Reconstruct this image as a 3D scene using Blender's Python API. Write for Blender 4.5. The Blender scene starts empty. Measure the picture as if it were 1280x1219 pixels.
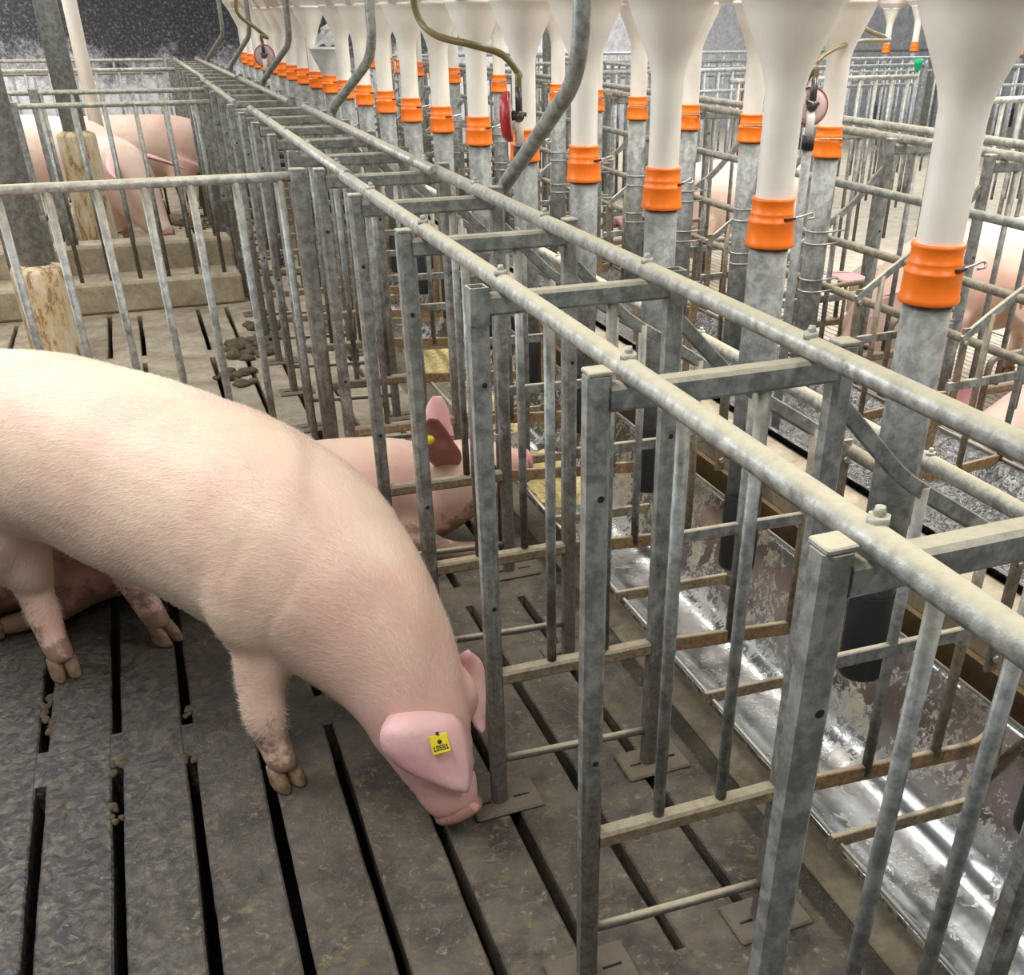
import bpy, math, random
from mathutils import Vector, Matrix, Quaternion
from mathutils import noise as mnoise
random.seed(7)
R2 = math.radians
SC = bpy.context.scene
COL = SC.collection

# ------------------------------------------------------------------ camera
W, Hh = 1280, 1219
FPX = 1241.9
CX, CY = 712.5, 783.0          # principal point in pixels
CAMP = Vector((-0.4743, -0.6007, 1.4744))
YAW, PITCH, ROLL = -0.3810, 0.5516, 0.0031
def cam_axes():
    cy, sy = math.cos(YAW), math.sin(YAW)
    f = Vector((-sy*math.cos(PITCH), cy*math.cos(PITCH), -math.sin(PITCH)))
    r = Vector((cy, sy, 0)); u = r.cross(f)
    return r*math.cos(ROLL)+u*math.sin(ROLL), -r*math.sin(ROLL)+u*math.cos(ROLL), f
CR, CU, CF = cam_axes()
cd = bpy.data.cameras.new('camera'); cam = bpy.data.objects.new('camera', cd); COL.objects.link(cam)
m = Matrix((CR, CU, -CF)).transposed().to_4x4(); m.translation = CAMP
cam.matrix_world = m
cd.sensor_width = 36; cd.sensor_fit = 'HORIZONTAL'; cd.lens = FPX/W*36
cd.shift_x = -(CX-640)/W; cd.shift_y = (CY-609.5)/W
cd.clip_start = .02; cd.clip_end = 100
SC.camera = cam
def bp(px, py, **k):
    """a pixel of the photograph back-projected on the plane x=, y= or z="""
    d = CF + CR*((px-CX)/FPX) - CU*((py-CY)/FPX)
    a = 'xyz'.index(list(k)[0]); t = (list(k.values())[0]-CAMP[a])/d[a]
    return CAMP + d*t

# ------------------------------------------------------------------ light
SC.view_settings.view_transform = 'Standard'; SC.view_settings.look = 'None'
SC.view_settings.gamma = 1; SC.view_settings.exposure = 0.0
SC.view_settings.use_curve_mapping = False
wd = bpy.data.worlds.new('world'); SC.world = wd; wd.use_nodes = True
wd.node_tree.nodes['Background'].inputs[0].default_value = (.80, .84, .88, 1)
wd.node_tree.nodes['Background'].inputs[1].default_value = .38
def area(loc, rot, sx, sy, power, col=(1, .97, .92)):
    l = bpy.data.lights.new('ceiling_or_fill_light', 'AREA'); l.shape = 'RECTANGLE'; l.size = sx; l.size_y = sy
    l.energy = power; l.color = col
    o = bpy.data.objects.new('ceiling_or_fill_light', l); COL.objects.link(o); o.location = loc; o.rotation_euler = rot
    return o
# roof lamps along the alleys, plus added fill over pig, far stalls, back wall
for (x, y, w, l, p) in [(-1.75, 4.0, .5, 4.0, 70), (-.9, .2, .4, 1.6, 34), (1.25, 3.4, .14, 5.2, 105), (1.25, -.5, .14, 1.9, 34), (-1.7, 8.6, .5, 4, 100),
                        (1.25, 9.6, .3, 4, 90), (4.0, 4.5, .5, 5, 150), (3.0, 1.3, .3, 2.2, 55), (7.5, 7.5, .6, 6, 150), (-2.2, 13.2, .5, 2.4, 95), (5.0, 12.2, .6, 4, 130)]:
    area((x, y, 2.7), (0, 0, 0), w, l, p)

# added unseen source, cool like daylight, high on the left for floor glints
l_ = area((-2.9, 3.3, 2.3), (0, 0, 0), 1.6, 3.2, 78, (.90, .95, 1.0))
l_.rotation_euler = (Vector((-.7, 1.0, 0))-Vector((-2.9, 3.3, 2.3))).to_track_quat('-Z', 'Y').to_euler()

# ------------------------------------------------------------------ materials
def mat(name):
    mt = bpy.data.materials.new(name); mt.use_nodes = True
    nt = mt.node_tree; b = nt.nodes['Principled BSDF']
    return mt, nt, b
def N(nt, t, **k):
    n = nt.nodes.new(t)
    for a, v in k.items(): setattr(n, a, v)
    return n
def pos(nt, scale=(1, 1, 1)):
    g = N(nt, 'ShaderNodeNewGeometry'); mp = N(nt, 'ShaderNodeMapping'); mp.inputs['Scale'].default_value = scale
    nt.links.new(g.outputs['Position'], mp.inputs['Vector']); return mp.outputs[0]
def noise(nt, vec, scale, detail=5, rough=.6, dist=0):
    n = N(nt, 'ShaderNodeTexNoise'); n.inputs['Scale'].default_value = scale; n.inputs['Detail'].default_value = detail
    n.inputs['Roughness'].default_value = rough; n.inputs['Distortion'].default_value = dist
    nt.links.new(vec, n.inputs['Vector']); return n.outputs['Fac']
def ramp(nt, fac, stops):
    r = N(nt, 'ShaderNodeValToRGB'); e = r.color_ramp.elements
    while len(e) < len(stops): e.new(.5)
    for i, (p, c) in enumerate(stops):
        e[i].position = p; e[i].color = (*c, 1) if len(c) == 3 else c
    nt.links.new(fac, r.inputs['Fac']); return r.outputs[0]
def rf(nt, fac, a, b):       # float ramp 0..1 between a and b
    m_ = N(nt, 'ShaderNodeMapRange'); m_.inputs[1].default_value = a; m_.inputs[2].default_value = b
    nt.links.new(fac, m_.inputs[0]); return m_.outputs[0]
def rf2(nt, fac, a, b, c, d):
    m_ = N(nt, 'ShaderNodeMapRange'); 
    for i, v in enumerate((a, b, c, d)): m_.inputs[i+1].default_value = v
    nt.links.new(fac, m_.inputs[0]); return m_.outputs[0]
def mix(nt, f, a, b, mode='MIX'):
    n = N(nt, 'ShaderNodeMix', data_type='RGBA', blend_type=mode)
    for s, v in ((n.inputs[0], f), (n.inputs[6], a), (n.inputs[7], b)):
        if isinstance(v, (int, float)): s.default_value = v
        elif isinstance(v, tuple): s.default_value = (*v, 1)
        else: nt.links.new(v, s)
    return n.outputs[2]
def mth(nt, op, a, b=0.0):
    n = N(nt, 'ShaderNodeMath', operation=op)
    for i, v in enumerate((a, b)):
        if isinstance(v, (int, float)): n.inputs[i].default_value = v
        else: nt.links.new(v, n.inputs[i])
    return n.outputs[0]
def bump(nt, b, h, strength, dist=.01):
    n = N(nt, 'ShaderNodeBump'); n.inputs['Strength'].default_value = strength; n.inputs['Distance'].default_value = dist
    nt.links.new(h, n.inputs['Height']); nt.links.new(n.outputs[0], b.inputs['Normal']); nt.links.new(n.outputs[0], b.inputs['Coat Normal'])
def axis(nt, which, out='Position'):
    g = N(nt, 'ShaderNodeNewGeometry'); s = N(nt, 'ShaderNodeSeparateXYZ'); nt.links.new(g.outputs[out], s.inputs[0])
    return s.outputs['XYZ'.index(which)]

def make_steel(name, base=(.315, .33, .31), dirt=(.045, .036, .024), dust=(.56, .50, .35), dirtamt=.78, zdirt=True, dustamt=.9, metal=.45, rough=.46):
    mt, nt, b = mat(name); v = pos(nt)
    n1 = noise(nt, v, 38, 3, .7); n2 = noise(nt, v, 7, 6, .7); n3 = noise(nt, v, 90, 4, .7)
    vl = pos(nt, (30, 30, 5)); n4 = noise(nt, vl, 1.4, 5, .7)
    c = mix(nt, rf(nt, n1, .38, .62), tuple(x*.68 for x in base), tuple(min(1, x*1.28) for x in base))
    # grime: patches and runs, more of them low down where the animals rub
    if zdirt:
        z = axis(nt, 'Z'); low = rf2(nt, z, .85, .05, -.17, .17)
        dsum = mth(nt, 'ADD', mth(nt, 'ADD', mth(nt, 'MULTIPLY', n2, .6), mth(nt, 'MULTIPLY', n4, .4)), low)
    else: dsum = n2
    df = rf(nt, dsum, .62-.25*dirtamt, .74-.25*dirtamt)
    dcol = mix(nt, rf(nt, n3, .35, .65), dirt, tuple(min(1, x*3.0) for x in dirt))
    c = mix(nt, mth(nt, 'MULTIPLY', df, .85), c, dcol)
    nz = axis(nt, 'Z', 'Normal'); up = rf(nt, nz, .45, .85)
    up = mth(nt, 'MULTIPLY', up, rf2(nt, n3, .3, .55, .75, 1)); up = mth(nt, 'MULTIPLY', up, dustamt)
    c = mix(nt, up, c, mix(nt, n1, tuple(x*.8 for x in dust), dust))
    nt.links.new(c, b.inputs['Base Color'])
    gr = mth(nt, 'MAXIMUM', up, df)
    nt.links.new(rf2(nt, gr, 0, 1, metal, 0), b.inputs['Metallic'])
    nt.links.new(rf2(nt, gr, 0, 1, rough, .85), b.inputs['Roughness'])
    bump(nt, b, mth(nt, 'ADD', n3, mth(nt, 'MULTIPLY', df, .8)), .25, .004)
    return mt
M = {}
M['steel'] = make_steel('galvanised_steel')
M['dusty'] = make_steel('dusty_galvanised_pipe', base=(.44, .44, .40), dirtamt=.1, zdirt=False, dust=(.63, .575, .41), dustamt=1)
M['rusty'] = make_steel('rusty_pipe', base=(.22, .19, .14), dirt=(.13, .075, .03), dirtamt=.8, dust=(.42, .35, .24), dustamt=.8, metal=.3)
M['clean'] = make_steel('clean_galvanised_pipe', base=(.225, .235, .222), dirtamt=0.0, dustamt=.1, zdirt=False, metal=.25, rough=.55)
M['bright'] = make_steel('bright_galvanised', base=(.36, .38, .39), dirtamt=.25, dust=(.60, .60, .57), dustamt=.8)
M['mud'] = make_steel('muddy_steel', base=(.26, .235, .18), dirt=(.11, .08, .045), dirtamt=.9, dust=(.46, .40, .28), dustamt=.75, metal=.3)
M['plate'] = make_steel('caked_foot_plate', base=(.12, .10, .075), dirt=(.06, .048, .032), dirtamt=.9, dust=(.17, .14, .10), dustamt=.9, metal=.1, zdirt=False)

def plain(name, col, rough=.5, metal=0, sss=0, bmp=0, var=.12, vscale=12):
    mt, nt, b = mat(name); v = pos(nt); n = noise(nt, v, vscale, 5)
    c = mix(nt, rf(nt, n, .35, .65), tuple(x*(1-var) for x in col), tuple(min(1, x*(1+var)) for x in col))
    nt.links.new(c, b.inputs['Base Color']); b.inputs['Roughness'].default_value = rough; b.inputs['Metallic'].default_value = metal
    if sss:
        b.inputs['Subsurface Weight'].default_value = sss; b.inputs['Subsurface Radius'].default_value = (.02, .015, .01); b.inputs['Subsurface Scale'].default_value = 1
    if bmp: bump(nt, b, noise(nt, v, vscale*8, 4), bmp, .003)
    return mt
M['white'] = plain('white_plastic', (.86, .82, .73), .36, var=.05, vscale=9)
M['box'] = plain('milky_plastic_box', (.70, .62, .58), .45, var=.05)
M['clear'] = plain('clear_funnel_plastic', (.62, .64, .60), .25)
M['orange'] = plain('orange_plastic', (1.0, .20, .008), .36, var=.08)
M['black'] = plain('black_rubber', (.015, .016, .018), .55, bmp=.2)
M['hose'] = plain('olive_hose', (.19, .15, .055), .28)
M['redrim'] = plain('red_plastic', (.42, .02, .03), .35)
M['pinkdisc'] = plain('faded_white_plastic', (.62, .48, .45), .5)
M['brass'] = plain('valve_metal', (.10, .095, .085), .35, metal=.7)
M['yellow'] = plain('yellow_tag_plastic', (.90, .72, .01), .4)
M['green'] = plain('green_plastic', (.0, .55, .22), .4)
M['red'] = plain('red_paint', (.35, .03, .03), .5)
M['ink'] = plain('tag_ink', (.03, .025, .02), .7)
M['wire'] = plain('wire_steel', (.42, .41, .36), .4, metal=.7)
M['feed'] = plain('yellow_feed', (.62, .50, .22), .95, bmp=1, vscale=60, var=.3)
M['manure'] = plain('manure', (.095, .070, .036), .8, bmp=1, vscale=40, var=.35)
M['hoof'] = plain('hoof_horn', (.24, .155, .085), .6, bmp=.5, vscale=50, var=.4)
M['eye'] = plain('eye_dark', (.02, .012, .01), .15)
M['pit'] = plain('pit_slurry', (.012, .011, .010), .3)
M['bag'] = plain('clear_bag_plastic', (.62, .62, .60), .2)
M['bag'].node_tree.nodes['Principled BSDF'].inputs['Alpha'].default_value = .6

def stainless():
    mt, nt, b = mat('stainless_trough'); v = pos(nt)
    n1 = noise(nt, v, 7, 8, .75, .6); n2 = noise(nt, v, 35, 6, .8, 1.2); n3 = noise(nt, pos(nt, (60, 6, 60)), 1, 3)
    mud = rf(nt, mth(nt, 'ADD', mth(nt, 'MULTIPLY', n1, .6), mth(nt, 'MULTIPLY', n2, .4)), .51, .55)
    z = axis(nt, 'Z'); mud = mth(nt, 'MULTIPLY', mud, rf2(nt, z, .06, .16, .35, 1))
    c = mix(nt, mud, (.42, .43, .43), mix(nt, rf(nt, n2, .4, .6), (.11, .09, .055), (.42, .36, .23)))
    nt.links.new(c, b.inputs['Base Color'])
    nt.links.new(rf2(nt, mud, 0, 1, 1, 0), b.inputs['Metallic'])
    r = mth(nt, 'ADD', rf2(nt, mud, 0, 1, .17, .7), mth(nt, 'MULTIPLY', n3, .06))
    nt.links.new(r, b.inputs['Roughness']); bump(nt, b, mth(nt, 'ADD', mud, mth(nt, 'MULTIPLY', n2, .4)), .2, .003)
    return mt
M['stainless'] = stainless()
def wettrough():
    mt, nt, b = mat('wet_dirty_trough'); v = pos(nt)
    n1 = noise(nt, v, 45, 5, .7, 1.5); n2 = noise(nt, v, 140, 3, .6)
    nt.links.new(mix(nt, rf(nt, n1, .45, .55), (.13, .13, .125), (.42, .42, .40)), b.inputs['Base Color'])
    b.inputs['Metallic'].default_value = .7; b.inputs['Roughness'].default_value = .22
    bump(nt, b, mth(nt, 'ADD', n1, n2), .9, .01); return mt
M['wettrough'] = wettrough()

def concrete(name, wetx=True):
    mt, nt, b = mat(name); v = pos(nt)
    n0 = noise(nt, v, 1.3, 4, .6); n1 = noise(nt, v, 6, 8, .7, .4); n2 = noise(nt, v, 45, 6, .75, .8); n3 = noise(nt, v, 22, 5, .7, 2.0); n5 = noise(nt, v, 160, 3, .6)
    # the pen floor near the alley is soaked and trodden, further in it is dry and dusty
    x = axis(nt, 'X'); y = axis(nt, 'Y')
    dry = rf(nt, mth(nt, 'ADD', y, mth(nt, 'MULTIPLY', n0, 1.6)), 2.6, 5.0)
    wet = rf(nt, mth(nt, 'ADD', mth(nt, 'ADD', mth(nt, 'MULTIPLY', x, -1), mth(nt, 'MULTIPLY', y, .25)), mth(nt, 'MULTIPLY', mth(nt, 'SUBTRACT', n1, .5), 1.3)), .62, 1.15)
    wet = mth(nt, 'MULTIPLY', wet, mth(nt, 'SUBTRACT', 1, dry))
    damp = mix(nt, rf(nt, n1, .36, .64), (.045, .038, .029), (.165, .140, .104))
    damp = mix(nt, rf(nt, n2, .56, .66), damp, (.27, .225, .145))
    damp = mix(nt, mth(nt, 'MULTIPLY', rf(nt, n3, .57, .60), .8), damp, (.17, .125, .06))
    dryc = mix(nt, rf(nt, n1, .35, .65), (.26, .21, .145), (.50, .43, .32))
    dryc = mix(nt, mth(nt, 'MULTIPLY', rf(nt, n3, .58, .66), .7), dryc, (.17, .12, .07))
    c = mix(nt, dry, damp, dryc)
    c = mix(nt, wet, c, mix(nt, rf(nt, n3, .42, .62), (.030, .029, .030), (.15, .13, .095)))
    nt.links.new(c, b.inputs['Base Color'])
    r = mth(nt, 'ADD', mth(nt, 'MULTIPLY', rf2(nt, wet, 0, 1, .46, .17), 1), mth(nt, 'MULTIPLY', dry, .4))
    r = mth(nt, 'ADD', r, mth(nt, 'MULTIPLY', rf(nt, n2, .4, .65), .14))
    nt.links.new(r, b.inputs['Roughness']); nt.links.new(mth(nt, 'MULTIPLY', wet, .75), b.inputs['Coat Weight']); b.inputs['Coat Roughness'].default_value = .10
    hh = mth(nt, 'ADD', mth(nt, 'ADD', mth(nt, 'MULTIPLY', rf(nt, n3, .40, .62), .55), mth(nt, 'MULTIPLY', rf(nt, n2, .38, .62), .75)), mth(nt, 'MULTIPLY', n5, .5))
    hh = mth(nt, 'MULTIPLY', hh, rf2(nt, wet, 0, 1, 1.0, .95))
    bump(nt, b, hh, .9, .0026)
    return mt
M['floor'] = concrete('slatted_concrete')
def ledge_mat(name, a, bcol, sc=8):
    mt, nt, b = mat(name); v = pos(nt); n = noise(nt, v, sc, 7, .7, .5); n2 = noise(nt, v, 60, 4, .7)
    nt.links.new(mix(nt, rf(nt, mth(nt, 'ADD', mth(nt, 'MULTIPLY', n, .7), mth(nt, 'MULTIPLY', n2, .3)), .35, .65), a, bcol), b.inputs['Base Color'])
    b.inputs['Roughness'].default_value = .85; bump(nt, b, n2, .4, .005); return mt
M['curb'] = ledge_mat('dry_concrete', (.24, .19, .12), (.50, .43, .31))
M['brown'] = ledge_mat('brown_slurry_stained_wall', (.075, .045, .016), (.17, .105, .04))
M['dryslat'] = ledge_mat('pale_slats', (.36, .32, .25), (.62, .57, .47))
def wallmat():
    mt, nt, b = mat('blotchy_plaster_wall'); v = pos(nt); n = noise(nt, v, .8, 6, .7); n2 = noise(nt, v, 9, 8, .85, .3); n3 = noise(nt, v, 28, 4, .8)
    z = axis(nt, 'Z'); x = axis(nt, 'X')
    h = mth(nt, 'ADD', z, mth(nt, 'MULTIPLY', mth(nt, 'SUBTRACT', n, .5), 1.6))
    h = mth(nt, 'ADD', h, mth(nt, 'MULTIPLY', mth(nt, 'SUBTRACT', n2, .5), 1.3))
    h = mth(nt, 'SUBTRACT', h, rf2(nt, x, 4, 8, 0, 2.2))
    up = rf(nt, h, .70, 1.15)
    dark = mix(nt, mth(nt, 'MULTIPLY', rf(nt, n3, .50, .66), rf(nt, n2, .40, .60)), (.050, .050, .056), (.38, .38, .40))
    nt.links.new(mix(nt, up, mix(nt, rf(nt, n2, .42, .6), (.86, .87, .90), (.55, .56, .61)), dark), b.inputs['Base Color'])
    b.inputs['Roughness'].default_value = .9; return mt
M['wall'] = wallmat()
def sleeve():
    mt, nt, b = mat('rust_streaked_sleeve'); v = pos(nt, (1, 1, .35)); n = noise(nt, v, 14, 8, .75); n2 = noise(nt, v, 3, 3)
    nt.links.new(ramp(nt, mth(nt, 'ADD', mth(nt, 'MULTIPLY', n, .75), mth(nt, 'MULTIPLY', n2, .25)), [(.40, (.62, .55, .42)), (.50, (.50, .38, .20)), (.54, (.22, .11, .04)), (.62, (.62, .56, .44))]), b.inputs['Base Color'])
    b.inputs['Roughness'].default_value = .8; bump(nt, b, n, .4, .01); return mt
M['sleeve'] = sleeve()

def skin(name, pale=(.84, .60, .47), pinkc=(.78, .46, .38), cream=(.80, .64, .43), dirt=.0):
    mt, nt, b = mat(name); v = pos(nt); n = noise(nt, v, 3.2, 4, .6); n2 = noise(nt, v, 5.5, 5, .65); n4 = noise(nt, v, 18, 5, .7)
    c = mix(nt, rf(nt, n, .42, .62), pale, pinkc)
    c = mix(nt, mth(nt, 'MULTIPLY', rf(nt, n2, .50, .66), .55), c, cream)
    if dirt: c = mix(nt, mth(nt, 'MULTIPLY', rf(nt, mth(nt, 'ADD', mth(nt, 'MULTIPLY', n4, .5), mth(nt, 'MULTIPLY', n2, .5)), .52, .60), dirt), c, (.22, .13, .07))
    if name == 'pink_skin': c = mix(nt, mth(nt, 'MULTIPLY', rf(nt, mth(nt, 'ADD', mth(nt, 'MULTIPLY', axis(nt, 'Y'), -1), mth(nt, 'MULTIPLY', n2, .15)), -1.08, -.90), .75), c, (.72, .37, .34))   # pink muzzle
    # trodden-in muck on the lower legs
    z = axis(nt, 'Z'); muck = mth(nt, 'MULTIPLY', rf2(nt, z, .27, .04, -.12, .28), 1)
    mf = rf(nt, mth(nt, 'ADD', n4, muck), .58, .70)
    if name in ('pink_skin', 'pink_ear_skin'): mf = mth(nt, 'MULTIPLY', mf, rf(nt, axis(nt, 'Y'), 1.13, 1.19))
    c = mix(nt, mth(nt, 'MULTIPLY', mf, .75), c, (.19, .11, .055))
    nt.links.new(c, b.inputs['Base Color']); b.inputs['Roughness'].default_value = .48
    b.inputs['Subsurface Weight'].default_value = .12; b.inputs['Subsurface Radius'].default_value = (.03, .012, .008); b.inputs['Subsurface Scale'].default_value = .6
    vh = pos(nt, (90, 90, 26)); h = noise(nt, vh, 1.6, 3, .6, .6); h2 = noise(nt, v, 130, 3, .6)
    bump(nt, b, mth(nt, 'ADD', h, mth(nt, 'MULTIPLY', h2, .4)), .35, .004)
    return mt
M['skin'] = skin('pink_skin')
M['skin2'] = skin('reddish_skin', (.62, .34, .26), (.50, .22, .17), (.60, .42, .26), .35)
M['skin3'] = skin('dry_pale_skin', (.84, .64, .53), (.80, .53, .45), (.80, .66, .50), .12)
M['ear'] = skin('pink_ear_skin', (.84, .50, .49), (.76, .37, .40), (.82, .55, .47))
M['eardark'] = skin('inner_ear_skin', (.48, .21, .17), (.36, .13, .11), (.50, .26, .20))
M['snout'] = skin('snout_skin', (.74, .36, .34), (.62, .24, .25), (.72, .42, .34))
M['snout'].node_tree.nodes['Principled BSDF'].inputs['Roughness'].default_value = .3
M['hair'] = plain('cream_bristle', (.90, .80, .62), .4)

# ------------------------------------------------------------------ mesh helpers
class MB:
    def __init__(s): s.v = []; s.f = []; s.sm = []
    def add(s, vs, fs, smooth=False):
        o = len(s.v); s.v += [tuple(v) for v in vs]
        s.f += [tuple(i+o for i in f) for f in fs]
        s.sm += (smooth if isinstance(smooth, list) else [smooth]*len(fs))
    def box(s, c, d, rz=0, bev=0):
        c = Vector(c); q = Matrix.Rotation(rz, 3, 'Z'); hx, hy, hz = [x/2 for x in d]
        if not bev:
            vs = [c+q@Vector((x*hx, y*hy, z*hz)) for z in (-1, 1) for (x, y) in ((-1, -1), (1, -1), (1, 1), (-1, 1))]
            s.add(vs, [(3, 2, 1, 0), (4, 5, 6, 7), (0, 1, 5, 4), (1, 2, 6, 5), (2, 3, 7, 6), (3, 0, 4, 7)])
        else:
            b = bev; ring = [(-hx+b, -hy), (hx-b, -hy), (hx, -hy+b), (hx, hy-b), (hx-b, hy), (-hx+b, hy), (-hx, hy-b), (-hx, -hy+b)]
            vs = []
            for z, k in ((-hz, b), (-hz+b, 0), (hz-b, 0), (hz, b)):
                for (x, y) in ring:
                    vs.append(c+q@Vector((x*(1-k/hx), y*(1-k/hy), z)))
            fs = [tuple(range(7, -1, -1)), tuple(range(24, 32))]
            for r in range(3):
                for i in range(8): j = (i+1) % 8; fs.append((r*8+i, r*8+j, r*8+8+j, r*8+8+i))
            s.add(vs, fs)
    def bar(s, p0, p1, w, h, up=(0, 0, 1), bev=None):
        """square section bar, small chamfer on the long edges"""
        p0, p1 = Vector(p0), Vector(p1); t = (p1-p0).normalized(); up = Vector(up)
        if abs(t.dot(up)) > .95: up = Vector((0, 1, 0))
        a = t.cross(up).normalized(); b = a.cross(t).normalized(); e = bev if bev is not None else min(w, h)*.14
        hw, hh = w/2, h/2; ring = [(-hw+e, -hh), (hw-e, -hh), (hw, -hh+e), (hw, hh-e), (hw-e, hh), (-hw+e, hh), (-hw, hh-e), (-hw, -hh+e)]
        vs = [p+a*x+b*y for p in (p0, p1) for (x, y) in ring]
        fs = [tuple(range(7, -1, -1)), tuple(range(8, 16))]+[(i, (i+1) % 8, 8+(i+1) % 8, 8+i) for i in range(8)]
        s.add(vs, fs)
    def tube(s, pts, r, seg=12, caps=True, smooth=True):
        """round tube through the points; r a number or one radius per point"""
        P = [Vector(p) for p in pts]; n = len(P); rr = r if isinstance(r, (list, tuple)) else [r]*n
        T = []
        for i in range(n):
            a = P[i]-P[i-1] if i else P[1]-P[0]; b = P[i+1]-P[i] if i < n-1 else a
            T.append((a.normalized()+b.normalized()).normalized())
        u = T[0].orthogonal().normalized(); vs = []
        for i in range(n):
            u = (u-T[i]*u.dot(T[i])).normalized(); w = T[i].cross(u)
            for k in range(seg):
                a = 2*math.pi*k/seg; vs.append(P[i]+(u*math.cos(a)+w*math.sin(a))*rr[i])
        fs = []; sm = []
        for i in range(n-1):
            for k in range(seg):
                j = (k+1) % seg; fs.append((i*seg+k, i*seg+j, i*seg+seg+j, i*seg+seg+k)); sm.append(smooth)
        if caps: fs += [tuple(range(seg-1, -1, -1)), tuple(range((n-1)*seg, n*seg))]; sm += [False, False]
        s.add(vs, fs, sm)
    def lathe(s, prof, c=(0, 0, 0), seg=24, ax=None, shear=(0, 0)):
        """profile [(r, z)] turned about z (or the axis ax) at c"""
        c = Vector(c); q = Vector((0, 0, 1)).rotation_difference(Vector(ax)) if ax else Quaternion()
        vs = []
        for (r, z) in prof:
            for k in range(seg):
                a = 2*math.pi*k/seg; vs.append(c+q@Vector((r*math.cos(a)+shear[0]*z, r*math.sin(a)+shear[1]*z, z)))
        fs = []
        for i in range(len(prof)-1):
            for k in range(seg):
                j = (k+1) % seg; fs.append((i*seg+k, i*seg+j, i*seg+seg+j, i*seg+seg+k))
        s.add(vs, fs, True)
    def loft(s, secs, seg=20, cap=True):
        """secs: (centre, side radius, up radius, side vec, up vec)"""
        vs = []; n = len(secs)
        for (c, ra, rb, a, b) in secs:
            for k in range(seg):
                t = 2*math.pi*k/seg; vs.append(Vector(c)+Vector(a)*ra*math.cos(t)+Vector(b)*rb*math.sin(t))
        fs = []
        for i in range(n-1):
            for k in range(seg):
                j = (k+1) % seg; fs.append((i*seg+k, i*seg+j, i*seg+seg+j, i*seg+seg+k))
        if cap: fs += [tuple(range(seg-1, -1, -1)), tuple(range((n-1)*seg, n*seg))]
        s.add(vs, fs, True)
    def ball(s, c, r, seg=12, sc=(1, 1, 1)):
        vs = []; fs = []; n = seg//2; c = Vector(c)
        for i in range(n+1):
            ph = math.pi*i/n
            for k in range(seg):
                a = 2*math.pi*k/seg; vs.append(c+Vector((r*sc[0]*math.sin(ph)*math.cos(a), r*sc[1]*math.sin(ph)*math.sin(a), r*sc[2]*math.cos(ph))))
        for i in range(n):
            for k in range(seg):
                j = (k+1) % seg; fs.append((i*seg+k, i*seg+seg+k, i*seg+seg+j, i*seg+j))
        s.add(vs, fs, True)
    def mesh(s, name, m_):
        me = bpy.data.meshes.new(name); me.from_pydata(s.v, [], s.f); me.materials.append(m_)
        me.polygons.foreach_set('use_smooth', s.sm); me.update(); return me
    def build(s, name, m_, parent=None, loc=None):
        o = bpy.data.objects.new(name, s.mesh(name, m_)); COL.objects.link(o)
        if parent: o.parent = parent
        if loc: o.location = loc
        return o
def arc_pts(pts, r=.03, n=5):
    """round the inner corners of a polyline"""
    P = [Vector(p) for p in pts]; out = [P[0]]
    for i in range(1, len(P)-1):
        a = (P[i-1]-P[i]); b = (P[i+1]-P[i]); rr = min(r, a.length*.49, b.length*.49)
        A = P[i]+a.normalized()*rr; B = P[i]+b.normalized()*rr
        for k in range(n+1):
            t = k/n; out.append(A*(1-t)**2+P[i]*2*t*(1-t)+B*t*t)
    out.append(P[-1]); return out
def smooth_pts(pts, n=8):
    P = [Vector(p) for p in pts]; P = [P[0]*2-P[1]]+P+[P[-1]*2-P[-2]]; out = []
    for i in range(1, len(P)-2):
        for k in range(n):
            t = k/n; a, b, c, d = P[i-1:i+3]
            out.append(.5*((2*b)+(c-a)*t+(2*a-5*b+4*c-d)*t*t+(3*b-a-3*c+d)*t**3))
    out.append(P[-2]); return out
def tag(o, label=None, cat=None, group=None, kind=None):
    if label: o['label'] = label
    if cat: o['category'] = cat
    if group: o['group'] = group
    if kind: o['kind'] = kind
    return o
def empty(name, loc=(0, 0, 0), rz=0):
    o = bpy.data.objects.new(name, None); COL.objects.link(o); o.location = loc; o.rotation_euler = (0, 0, rz); o.empty_display_size = .1
    return o
def tree_copy(src, loc, rz=0, sc=None):
    def cp(o, par):
        c = o.copy(); COL.objects.link(c)
        if par: c.parent = par
        for ch in list(KIDS.get(o.name, [])): cp(ch, c)
        return c
    r = cp(src, None); r.location = loc; r.rotation_euler = (0, 0, rz)
    if sc: r.scale = sc
    for k in ('label', 'category', 'group'):
        if k in r: pass
    return r
KIDS = {}
def index_kids():
    KIDS.clear()
    for o in bpy.data.objects:
        if o.parent: KIDS.setdefault(o.parent.name, []).append(o)
ORD = ['', 'second', 'third', 'fourth', 'fifth', 'sixth', 'seventh', 'eighth', 'ninth', 'tenth', 'eleventh', 'twelfth', 'thirteenth', 'fourteenth', 'fifteenth',
       'sixteenth', 'seventeenth', 'eighteenth', 'nineteenth', 'twentieth', 'twenty-first', 'twenty-second', 'twenty-third', 'twenty-fourth', 'twenty-fifth', 'twenty-sixth']

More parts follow.
